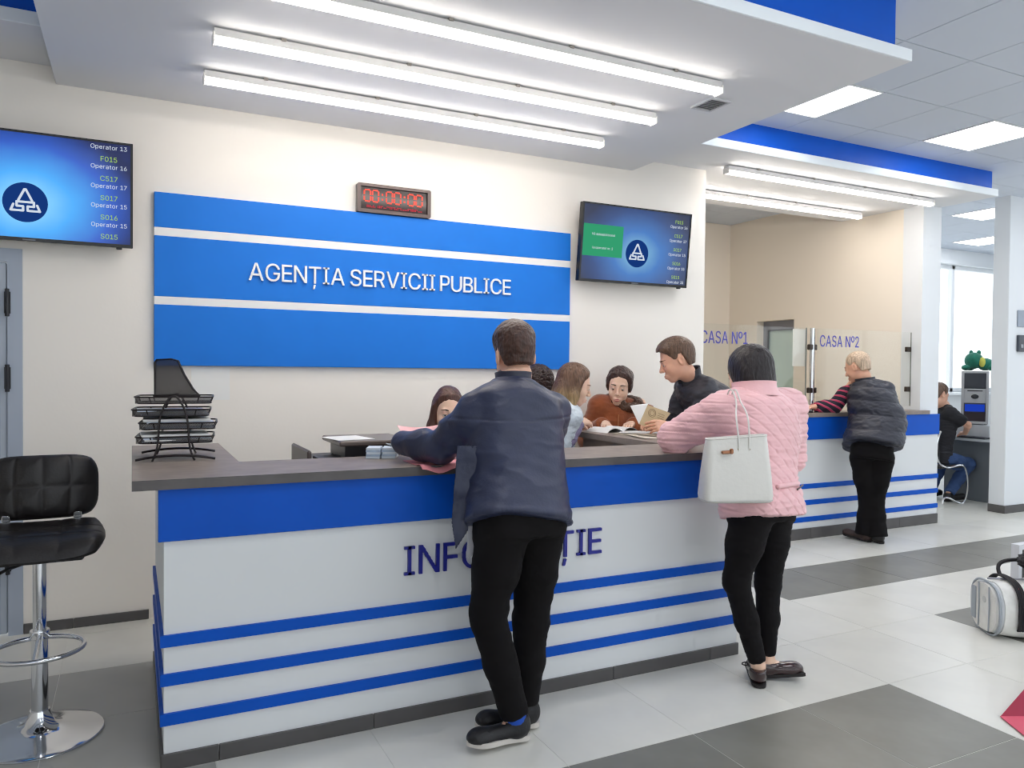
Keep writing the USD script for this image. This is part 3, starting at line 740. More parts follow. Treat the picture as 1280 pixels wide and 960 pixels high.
# ---------------------------------------------------------------- back room: desk, computer, plant, toy
M_desk = mat('desk_grey', (112, 118, 126), .5, vary=(4, .06))
M_desktop = mat('desk_top_pale', (206, 212, 218), .35)
dk = thing('desk', 'grey panelled desk with pale rounded top in the back room', 'desk', loc=(8.95, 5.55, 0))
top = Polygon([(-.12, .55), (-.12, -.02), (-.06, -.10), (.05, -.14), (1.0, -.14), (1.0, .55)])
obj('desktop', mv(prism(top, .03), 0, 0, .715), M_desktop, dk, False)
obj('front_panel', bx(0.0, .03, -.06, .50, .0, .715), M_desk, dk, False)
obj('end_panel', bx(.03, .98, -.06, -.03, .0, .715), M_desk, dk, False)
obj('back_panel', bx(.03, .98, .47, .50, .3, .715), M_desk, dk, False)
obj('riser_shelf', bx(.02, .42, -.03, .45, .745, .90, .006), M_desktop, dk, False)
pc = thing('computer_tower', 'silver and black computer tower standing on the back room desk', 'computer', loc=(9.17, 5.83, .902), rz=-57)
TS = (1.12, .85, .775)
def tob(name, g, *k): g.apply_scale(TS); return obj(name, g, *k)
M_sil = mat('tower_silver', (178, 180, 184), .35, metal=.3)
tob('case', bx(-.12, .12, -.25, .25, .02, .80, .006), mat('tower_side', (70, 76, 84), .4), pc, False)
tob('front_bezel', mv(prism(sbox(-.125, .0, .125, .81).difference(sbox(-.10, .04, .10, .78)), .03, 'y'), 0, -.27, .01), M_sil, pc, False)
tob('drive_bay', bx(-.10, .10, -.262, -.25, .56, .79, .003), mat('bay_dark', (52, 56, 66), .4), pc, False)
tob('middle_panel', bx(-.10, .10, -.264, -.25, .33, .55, .003), M_sil, pc, False)
tob('power_button', rot(lathe([(0, 0), (.035, 0), (.035, .012), (.025, .016), (0, .016)], 24), 90, (1, 0, 0)).apply_translation((0, -.264, .43)), mat('button_dark', (40, 44, 50), .3), pc, 40)
tob('drive_slot', bx(-.07, .07, -.267, -.26, .51, .525), M_dark, pc, False)
tob('blue_display', bx(-.09, .09, -.266, -.25, .20, .31), emitter('tower_blue_glow', (40, 80, 220), .55), pc, False)
tob('lower_grille', bx(-.10, .10, -.26, -.25, .05, .19, .003), mat('grille_dark', (44, 32, 42), .5), pc, False)
for x, y in ((-.1, -.22), (.1, -.22), (-.1, .22), (.1, .22)):
    tob('foot', bx(x - .015, x + .015, y - .02, y + .02, 0, .02, .003), M_dark, pc, False)
toy = thing('plush_toy', 'green stuffed toy animal with yellow belly resting on the computer tower', 'soft toy', loc=(9.13, 5.80, 1.545), rz=-57)
M_grn = mat('green_plush', (24, 112, 92), .9, sheen=.3, vary=(24, .2))
M_yel = mat('yellow_plush', (206, 204, 96), .9)
def ball(c, r, sub=3):
    b = trimesh.creation.icosphere(subdivisions=sub); b.apply_scale(r); b.apply_translation(c); return b
import manifold3d as m3
def blob(parts, n=3):
    out = None
    for p in parts:
        q = m3.Manifold(m3.Mesh(np.asarray(p.vertices, np.float32), np.asarray(p.faces, np.uint32)))
        out = q if out is None else out + q
    out = out.refine_to_length(.018).to_mesh()
    t = trimesh.Trimesh(out.vert_properties[:, :3], out.tri_verts)
    return trimesh.smoothing.filter_humphrey(t, iterations=6)
obj('body', blob([ball((.10, 0, .075), (.09, .085, .075)), ball((-.02, -.02, .12), (.10, .09, .10)), ball((-.10, -.05, .035), (.05, .05, .035)), ball((-.06, .07, .03), (.05, .04, .03)), ball((.16, -.05, .04), (.05, .04, .04)), ball((.2, .02, .09), (.035, .03, .06))]), M_grn, toy, 60)
obj('belly_patch', ball((.065, -.075, .10), (.035, .03, .06)), M_yel, toy, 60)
for x in (-.05, .03):
    obj('ear', ball((x, -.02, .215), (.022, .016, .03), 2), M_grn, toy, 60)
obj('tail', tube(smooth_path([(.17, .03, .07), (.25, .0, .05), (.27, -.06, -.02), (.25, -.1, -.08)], 12), np.linspace(.04, .012, 12), 10), M_grn, toy, 60)
pot = thing('potted_orchid', 'spindly orchid in a green pot on the bright window sill', 'plant', loc=(10.55, 7.50, 1.2205))
obj('pot', lathe([(0, 0), (.06, 0), (.085, .16), (.09, .17), (.082, .17), (.078, .15), (0, .15)], 28), mat('pot_green', (124, 190, 96), .4), pot, 40)
lf = mat('leaf_green', (110, 140, 84), .5); fl = mat('orchid_petal', (212, 206, 190), .6)
org = np.random.default_rng(3)
for a in range(5):
    an = a * 1.3; c, s = math.cos(an), math.sin(an)
    pts = smooth_path([(0, 0, .15), (.10 * c, .10 * s, .26), (.20 * c, .20 * s, .22)], 10)
    g = tube(pts, np.array([.006, .018, .026, .03, .03, .028, .024, .018, .01, .004]), 6)
    obj('leaf', g, lf, pot, 60)
for k, pts in enumerate(([(0, 0, .15), (-.05, 0, .40), (-.20, -.02, .62), (-.42, -.05, .72)], [(0, 0, .15), (.03, 0, .42), (-.02, .02, .62), (-.14, .03, .75)], [(0, 0, .15), (.0, .02, .3), (-.07, .02, .48), (-.22, .0, .52)])):
    P = smooth_path(pts, 20); sm = obj('stem', tube(P, .006, 6), mat('stem_green', (112, 116, 84), .6), pot, 60)
    for q in (9, 12, 14, 16, 18, 19):
        obj('blossom', cat_([ball(P[q] + org.uniform(-.03, .03, 3), (.032, .018, .026), 1) for _ in range(3)]), fl, sm, 60)

# ---------------------------------------------------------------- duffel bag with black jacket, bench, red folder
M_silv = mat('silver_fabric', (196, 200, 204), .42, bump=(26, .5), vary=(7, .1))
M_bagw = mat('white_bag_panel', (228, 228, 224), .5, bump=(30, .4), vary=(9, .06))
M_bagg = mat('grey_bag_panel', (160, 168, 176), .5, bump=(30, .4))
M_strap = mat('black_webbing', (24, 22, 26), .7)
dg = thing('duffel_bag', 'silver and white sports duffel bag standing on the floor', 'bag', loc=(4.70, 2.58, 0), rz=-32)
def barrel(x0, x1, r=.17, n=48, m=24, seed=0, grow=1.0):
    xs = np.linspace(x0, x1, m); a = np.linspace(0, 2 * math.pi, n, endpoint=False)
    A, X = np.meshgrid(a, xs)
    rr = r * grow * (1 - .10 * np.abs(X / .28) ** 3)
    cy = np.sign(np.cos(A)) * np.abs(np.cos(A)) ** .75; cz = np.sign(np.sin(A)) * np.abs(np.sin(A)) ** .72
    Y = rr * cy; Z = rr * .92 * cz + r * .92
    wob = (meshkit.fbm(np.stack([X * 9, Y * 9 + seed, Z * 9], -1), 3) - .5) * .028
    Y = Y * (1 + wob / r); Z = np.maximum(Z * (1 + wob / r), .004 + np.abs(wob) * .1)
    v = np.stack([X, Y, Z], -1).reshape(-1, 3); idx = np.arange(n * m).reshape(m, n)
    nx = np.roll(idx, -1, 1)
    q = np.stack([idx[:-1], nx[:-1], nx[1:], idx[1:]], -1).reshape(-1, 4)
    f = [q[:, [0, 1, 2]], q[:, [0, 2, 3]]]
    v = np.vstack([v, [x0 - .0, 0, r * .9], [x1, 0, r * .9]])
    f.append(np.stack([np.full(n, len(v) - 2), nx[0], idx[0]], 1)); f.append(np.stack([np.full(n, len(v) - 1), idx[-1], nx[-1]], 1))
    return trimesh.Trimesh(v, np.vstack(f), process=False)
obj('body', barrel(-.30, .30), M_silv, dg, 60)
obj('end_panel', barrel(-.312, -.286, .168), mat('white_bag_end', (222, 222, 218), .42, bump=(16, .9), vary=(8, .14)), dg, 60)
a_ = np.linspace(0, 2 * math.pi, 44, endpoint=False)
obj('piping', tube(np.stack([np.full(44, -.296), .163 * np.sign(np.cos(a_)) * np.abs(np.cos(a_)) ** .75, np.maximum(.006, .150 * np.sign(np.sin(a_)) * np.abs(np.sin(a_)) ** .72 + .154)], -1), .007, 6, closed=True), M_bagg, dg, 60)
for y in (-.07, .045):
    obj('end_seam', tube([(-.3145, y, .03), (-.3155, y - .008, .16), (-.3145, y, .285)], .004, 5), M_bagg, dg, 60)
obj('side_patch', bx(-.318, -.311, .075, .125, .06, .25, .003), M_bagg, dg, False)
obj('badge', mv(rot(lathe([(0, 0), (.020, 0), (.018, .004), (0, .004)], 20), -90, (0, 1, 0)), -.311, -.015, .20), mat('bag_badge', (196, 198, 196), .35), dg, 40)
obj('side_pocket', barrel(-.27, -.10, grow=1.03, seed=0), M_bagw, dg, 60)
obj('side_pocket', barrel(.12, .27, grow=1.03, seed=0), M_bagw, dg, 60)
for x in (-.19, .10):
    a = np.linspace(-.15 * math.pi, 1.15 * math.pi, 40)
    pth = np.stack([np.full(40, x), .182 * np.sign(np.cos(a)) * np.abs(np.cos(a)) ** .75, .168 * np.sign(np.sin(a)) * np.abs(np.sin(a)) ** .72 + .162], -1)
    pth[:, 2] = np.maximum(pth[:, 2], .006)
    obj('strap', cat_([tube(pth + [d, 0, 0], .006, 6) for d in (-.016, -.006, .006, .016)]), M_strap, dg, 50)
obj('handle', tube(smooth_path([(-.19, .06, .325), (-.18, .10, .37), (-.04, .14, .40), (.10, .10, .37), (.10, .06, .325)], 24), .011, 8), M_strap, dg, 50)
obj('zip', tube([(-.29, 0, .318), (.29, 0, .318)], .006, 6), mat('zip_grey', (150, 150, 156), .4, metal=.4), dg, 50)
obj('pull_tab', bx(-.20, -.17, -.14, -.12, .27, .30, .004), mat('red_tab', (206, 60, 70), .6), dg, False)
jk = trimesh.creation.icosphere(subdivisions=5)
jv = jk.vertices.copy(); jn = meshkit.fbm(jv * 2.2 + 3, 4)[:, None]
jv = jv * (1 + .5 * (jn - .5)); jv[:, 2] = np.maximum(jv[:, 2], -.25)
jk.vertices = jv * [.23, .15, .075]
obj('folded_jacket', mv(rot(jk, 30, (0, 0, 1)), 4.80, 2.60, .395), mat('black_cloth', (26, 24, 30), .8, bump=(20, .3)), None, 60, 'crumpled black jacket lying over the duffel bag', 'jacket')
bn = thing('portfolio_case', 'dark flat case with a pale edge standing behind the duffel bag at the photo edge', 'case', loc=(5.395, 3.10, 0))
M_bw = mat('case_edge_pale', (214, 216, 222), .4)
obj('edge_band', mv(prism(sbox(0, 0, .62, .345).difference(sbox(.035, .02, .60, .31)), .055, 'y'), 0, 0, 0), M_bw, bn, False)
obj('front_panel', bx(.035, .60, .004, .05, .02, .31), M_dark, bn, False)
obj('carry_handle', tube(smooth_path([(.22, .028, .345), (.23, .028, .375), (.31, .028, .385), (.39, .028, .375), (.40, .028, .345)], 14), .008, 8), M_dark, bn, 40)
rf = thing('red_folder', 'half open dark red cardboard folder lying on the floor at the photo edge', 'folder', loc=(3.407, 2.023, 0))
def quad(a, b, c, d, t=.003):
    v = np.array([a, b, c, d], float); n = np.cross(v[1] - v[0], v[3] - v[0]); n /= np.linalg.norm(n)
    return trimesh.Trimesh(np.vstack([v, v + n * t]), [[0, 2, 1], [0, 3, 2], [4, 5, 6], [4, 6, 7], [0, 1, 5], [0, 5, 4], [1, 2, 6], [1, 6, 5], [2, 3, 7], [2, 7, 6], [3, 0, 4], [3, 4, 7]], process=False)
f0 = np.array([0, 0, .004]); f1 = f0 + np.array([.272, -.126, 0])
lo = np.array([-.125, -.213, 0]); up = np.array([.285, .016, .124])
obj('lower_cover', quad(f0 + lo, f1 + lo, f1, f0), mat('folder_red_light', (214, 78, 104), .5), rf, False)
obj('upper_cover', quad(f0, f1, f1 + up, f0 + up), mat('folder_red', (160, 26, 62), .5), rf, False)
# ---------------------------------------------------------------- people: distance fields turned into meshes
from scipy.interpolate import PchipInterpolator
def V(*a): return np.array(a, float)
def unit(v): v = np.asarray(v, float); return v / np.linalg.norm(v)

def surface_nets(F, lo, h):
    """Closed triangle mesh of the zero level of F (negative inside)."""
    s = F < 0
    nx, ny, nz = F.shape
    c = np.zeros((nx - 1, ny - 1, nz - 1), np.uint8)
    offs = [(a, b, d) for a in (0, 1) for b in (0, 1) for d in (0, 1)]
    for a, b, d in offs: c += s[a:nx - 1 + a, b:ny - 1 + b, d:nz - 1 + d]
    cells = np.argwhere((c > 0) & (c < 8))
    if not len(cells): return trimesh.Trimesh()
    num = np.full(c.shape, -1, np.int64); num[tuple(cells.T)] = np.arange(len(cells))
    vals = np.stack([F[cells[:, 0] + a, cells[:, 1] + b, cells[:, 2] + d] for a, b, d in offs], 1)
    P = np.array(offs, float); acc = np.zeros((len(cells), 3)); cnt = np.zeros(len(cells))
    for i in range(8):
        for j in range(i + 1, 8):
            if np.abs(P[i] - P[j]).sum() != 1: continue
            va, vb = vals[:, i], vals[:, j]
            x = (va < 0) != (vb < 0)
            t = np.where(x, va / np.where(x, va - vb, 1), 0)
            acc += np.where(x[:, None], P[i] + t[:, None] * (P[j] - P[i]), 0); cnt += x
    v = (cells + acc / cnt[:, None]) * h + lo
    faces = []
    for ax in range(3):
        o = [1, 2], [2, 0], [0, 1]
        b_, c_ = o[ax]
        sl0 = [slice(1, -1)] * 3; sl1 = [slice(1, -1)] * 3
        sl0[ax] = slice(0, -1); sl1[ax] = slice(1, None)
        s0, s1 = s[tuple(sl0)], s[tuple(sl1)]
        e = np.argwhere(s0 != s1)
        if not len(e): continue
        flip = ~s0[tuple(e.T)]
        base = e.copy(); base[:, b_] += 1; base[:, c_] += 1
        q = []
        for db, dc in ((-1, -1), (0, -1), (0, 0), (-1, 0)):
            k = base.copy(); k[:, b_] += db; k[:, c_] += dc
            q.append(num[tuple(k.T)])
        q = np.stack(q, 1)
        q[flip] = q[flip][:, ::-1]
        faces += [q[:, [0, 1, 2]], q[:, [0, 2, 3]]]
    return trimesh.Trimesh(v, np.vstack(faces), process=False)

def relax(m, n=1):
    from scipy.sparse import coo_matrix
    f = m.faces; N = len(m.vertices)
    i = np.concatenate([f[:, 0], f[:, 1], f[:, 2]]); j = np.concatenate([f[:, 1], f[:, 2], f[:, 0]])
    A = coo_matrix((np.ones(len(i)), (i, j)), (N, N)).tocsr(); A = ((A + A.T) > 0).astype(float)
    d = np.maximum(np.asarray(A.sum(1)), 1)
    v = np.array(m.vertices)
    for _ in range(n):
        for k in (.5, -.52): v = v + k * (A @ v / d - v)
    m.vertices = v
    return m

def solid(f, lo, hi, h, smooth=0):
    """Mesh of the field f(points) < 0 inside the box lo..hi at spacing h, looking closely only near the surface."""
    B = 4
    lo = np.asarray(lo, float); n = (np.ceil((np.asarray(hi, float) - lo) / h / B).astype(int)) * B
    nb = n // B
    g = [lo[k] + (np.arange(nb[k]) + .5) * h * B for k in range(3)]
    C = np.stack(np.meshgrid(*g, indexing='ij'), -1).reshape(-1, 3)
    fb = f(C).reshape(nb)
    act = np.abs(fb) < h * B * 1.75
    F = np.full(n + 1, 1.0, np.float32)
    F[:-1, :-1, :-1] = np.repeat(np.repeat(np.repeat(fb, B, 0), B, 1), B, 2)
    F[-1] = F[-2]; F[:, -1] = F[:, -2]; F[:, :, -1] = F[:, :, -2]
    mk = np.zeros(n + 1, bool)
    A = np.repeat(np.repeat(np.repeat(act, B, 0), B, 1), B, 2)
    for a in (0, 1):
        for b in (0, 1):
            for c in (0, 1): mk[a:a + n[0], b:b + n[1], c:c + n[2]] |= A
    ix = np.argwhere(mk)
    if len(ix): F[mk] = f(lo + ix * h)
    F[0] = F[-1] = 1; F[:, 0] = F[:, -1] = 1; F[:, :, 0] = F[:, :, -1] = 1
    m = surface_nets(F, lo, h)
    if smooth and len(m.vertices): relax(m, smooth)
    return m

def smin(a, b, k):
    h = np.clip(.5 + .5 * (b - a) / k, 0, 1)
    return b * (1 - h) + a * h - k * h * (1 - h)
def smax(a, b, k): return -smin(-a, -b, k)
def rc(p, a, b, ra, rb=None):
    a, b = np.asarray(a, float), np.asarray(b, float); rb = ra if rb is None else rb
    d = b - a; t = np.clip((p - a) @ d / max(d @ d, 1e-9), 0, 1)
    return np.linalg.norm(p - a - t[:, None] * d, axis=1) - (ra + t * (rb - ra))
def chain(p, pts, rs, k=.02):
    out = None
    for (a, b), (r0, r1) in zip(zip(pts[:-1], pts[1:]), zip(rs[:-1], rs[1:])):
        d = rc(p, a, b, r0, r1); out = d if out is None else smin(out, d, k)
    return out
def ell(p, c, r, R=None):
    q = p - np.asarray(c, float)
    if R is not None: q = q @ R
    r = np.asarray(r, float)
    k0 = np.linalg.norm(q / r, axis=1); k1 = np.linalg.norm(q / r ** 2, axis=1)
    return k0 * (k0 - 1) / np.maximum(k1, 1e-6)
def loft(p, st, u0, u1, n=2.3):
    """Torso-like solid: st = rows (centre xyz, half width, half depth) from bottom to top; u0, u1 = lateral axis at the ends."""
    st = np.asarray(st, float); C = st[:, :3]
    A, D = C[0], C[-1] - C[0]; L = np.linalg.norm(D); D = D / L
    ts = (C - A) @ D
    t = (p - A) @ D; tc = np.clip(t, 0, L)
    c = PchipInterpolator(ts, C)(tc); w = PchipInterpolator(ts, st[:, 3])(tc); d = PchipInterpolator(ts, st[:, 4])(tc)
    u = u0 + (tc / L)[:, None] * (np.asarray(u1) - u0); u = u - (u @ D)[:, None] * D; u /= np.linalg.norm(u, axis=1, keepdims=True)
    v = np.cross(D, u); q = p - c
    x = np.abs((q * u).sum(1)) / w; y = np.abs((q * v).sum(1)) / d
    r = ((x ** n + y ** n) ** (1 / n) - 1) * np.minimum(w, d)
    e = np.abs(t - tc)
    return np.where(e > 0, np.sqrt(np.maximum(r, 0) ** 2 + e ** 2) + np.minimum(r, 0) * (e <= 0), r)

def frame(yaw, pitch=0.0, roll=0.0):
    """Columns: the person's right, forward, up. yaw 0 looks along +y, turning towards +x for positive angles; positive pitch looks down."""
    y, p, r = map(math.radians, (yaw, pitch, roll))
    f = V(math.sin(y) * math.cos(p), math.cos(y) * math.cos(p), -math.sin(p))
    rt = V(math.cos(y), -math.sin(y), 0); up = np.cross(rt, f)
    return np.stack([rt * math.cos(r) + up * math.sin(r), f, up * math.cos(r) - rt * math.sin(r)], 1)

def head_field(p, H, R, k=1.0, fem=False):
    q = (p - H) @ R / k
    jw = .050 if fem else .056
    d = ell(q, (0, -.014, .036), (.075, .098, .090))
    d = smin(d, ell(q, (0, .022, -.022), (.064, .072, .082)), .03)
    d = smin(d, ell(q, (0, .022, -.066), (jw, .058, .044)), .025)
    d = smin(d, ell(q, (0, .068, -.100), (.026 if fem else .030, .022, .018)), .025)
    for s in (-1, 1):
        d = smin(d, ell(q, (s * .036, .060, -.034), (.024, .024, .026)), .02)
        d = smax(d, -(np.linalg.norm(q - V(s * .032, .106, .004), axis=1) - .015), .016)
        e = ell(q, (s * .077, -.014, -.010), (.009, .019, .031))
        e = smax(e, -ell(q, (s * .086, -.010, -.006), (.007, .011, .019)), .006)
        d = smin(d, e, .008)
        d = smin(d, np.linalg.norm(q - V(s * .031, .0795, .003), axis=1) - .0135, .004)
    d = smin(d, rc(q, (-.034, .080, .024), (.034, .080, .024), .010), .016)
    d = smin(d, rc(q, (0, .090, .014), (0, .114, -.028), .0065, .0105 if not fem else .009), .012)
    for s in (-1, 1): d = smin(d, np.linalg.norm(q - V(s * .011, .103, -.033), axis=1) - .0085, .007)
    d = smin(d, ell(q, (0, .086, -.070), (.028, .018, .020)), .014)
    d = smin(d, ell(q, (0, .1005, -.0655), (.021, .007, .0055)), .004)
    d = smin(d, ell(q, (0, .099, -.0765), (.018, .008, .0065)), .004)
    return d * k

def hand_prims(curl, spread=1.0, thumb=(.6, .5), side=1):
    """Segments (a, b, ra, rb) in the hand's frame: x to the fingertips, y to the thumb, z out of the back of the hand."""
    palm = [((.0, .0, 0), (.030, .004, 0), .024, .027)]
    fingers = []
    for i, (y, L, r) in enumerate(((.030, .074, .0088), (.010, .083, .0090), (-.010, .077, .0086), (-.028, .060, .0078))):
        c = curl[i] if hasattr(curl, '__len__') else curl
        a = V(.026, y * .55, 0); b = V(.086 - abs(y) * .16, y, .001)
        seg = [(a, b, .0145, .0118)]
        ang, yaw = 0.0, y * 2.2 * spread
        for fr, k in ((.45, .8), (.30, 1.0), (.25, .7)):
            ang += c * k
            e = b + L * fr * V(math.cos(ang) * math.cos(yaw), math.cos(ang) * math.sin(yaw), -math.sin(ang))
            seg.append((b, e, r, r * .9)); b = e; r *= .92
        fingers.append(seg)
    o, c = thumb
    t0 = V(.014, .018, -.004); t1 = t0 + .042 * unit((math.cos(o), math.sin(o), -.35)); t2 = t1 + .032 * unit((math.cos(o - c), math.sin(o - c), -.45)); t3 = t2 + .024 * unit((math.cos(o - 1.6 * c), math.sin(o - 1.6 * c), -.5))
    fingers.append([(t0, t1, .0150, .0115), (t1, t2, .0112, .0100), (t2, t3, .0100, .0082)])
    return palm, fingers
def hand_field(p, W, X, Z, side, curl=.35, thumb=(.75, .35), spread=1.0, k=1.0):
    """W wrist, X fingers' direction, Z back of the hand; side +1: thumb on Z x X."""
    X = unit(X); Z = unit(np.asarray(Z, float) - X * (np.asarray(Z, float) @ X)); Y = np.cross(Z, X) * side
    q = np.stack([(p - W) @ X, (p - W) @ Y, (p - W) @ Z], 1) / k
    palm, fingers = hand_prims(curl, spread, thumb)
    flat = q * [1, 1, 1.0]
    d = None
    for a, b, r0, r1 in palm: d = rc(flat, a, b, r0, r1)
    d = smax(d, np.abs(q[:, 2]) - .017, .01)
    for seg in fingers:
        a, b, r0, r1 = seg[0]
        e = rc(q, a, b, r0, r1); d = smin(d, e, .012)
    for seg in fingers:
        e = None
        for a, b, r0, r1 in seg[1:]:
            s = rc(q, a, b, r0, r1); e = s if e is None else smin(e, s, .004)
        d = np.minimum(d, smin(d, e, .003))
    return d * k

def folds(m, amp, freq=(9, 9, 26), seed=0, ridge=True, mask=None):
    """Cloth folds: pushes vertices along their normals by stretched noise."""
    v = m.vertices; n = np.asarray(meshkit.arrays(m, True)[2])
    f = meshkit.fbm(v * np.asarray(freq) + seed * 7.3, 3, seed)
    g = 1 - 2 * np.abs(2 * f - 1) if ridge else 2 * f - 1
    w = 1.0 if mask is None else mask(v)
    m.vertices = v + n * (amp * g * w)[:, None]
    return m

SKIN = {}
def skin_mat(name, col):
    return mat('skin_' + name, col, .48, sss=.12, vary=(18, .05))
M_eye = mat('eye_white', (232, 228, 222), .2)
M_iris = mat('eye_iris', (46, 34, 28), .1)
def hair_mat(name, col, col2=None, z0=0, z1=1):
    if name in MATS: return MATS[name]
    n = {'tc': ('texture_coordinate', {}), 'mp': ('mapping', {'scale': (120.0, 120.0, 9.0)}), 'n': ('noise_texture', {'scale': 1.0, 'detail': 4.0}),
         'b': ('bump', {'strength': .55, 'distance': .006}), 'r': ('rgb_ramp', {'ramp': [(.3, tuple(.55 * x for x in srgb(*col))), (.7, tuple(min(1, 1.35 * x) for x in srgb(*col)))]}),
         'p': ('principled_bsdf', {'roughness': .38, 'specular_ior_level': .45})}
    l = [('tc.object', 'mp.vector'), ('mp.vector', 'n.vector'), ('n.fac', 'b.height'), ('b.normal', 'p.normal'), ('n.fac', 'r.fac')]
    last = 'r.color'
    if col2 is not None:   # hair whose ends are bleached: the tone runs along the strands
        n['sx'] = ('separate_xyz', {}); n['mr'] = ('map_range', {'from_min': z0, 'from_max': z1, 'to_min': 0.0, 'to_max': 1.0, 'clamp': True})
        n['r2'] = ('rgb_ramp', {'ramp': [(.3, tuple(.6 * x for x in srgb(*col2))), (.7, tuple(min(1, 1.25 * x) for x in srgb(*col2)))]})
        n['mx'] = ('mix', {'mix_type': 'mix'})
        l += [('tc.object', 'sx.vector'), ('sx.z', 'mr.value'), ('mr.result', 'mx.fac'), ('n.fac', 'r2.fac'), ('r2.color', 'mx.color1'), ('r.color', 'mx.color2')]
        last = 'mx.color'
    l.append((last, 'p.base_color'))
    MATS[name] = usdkit.material(stage, '/World/Looks/' + name, n, l, surface='p.BSDF')
    return MATS[name]

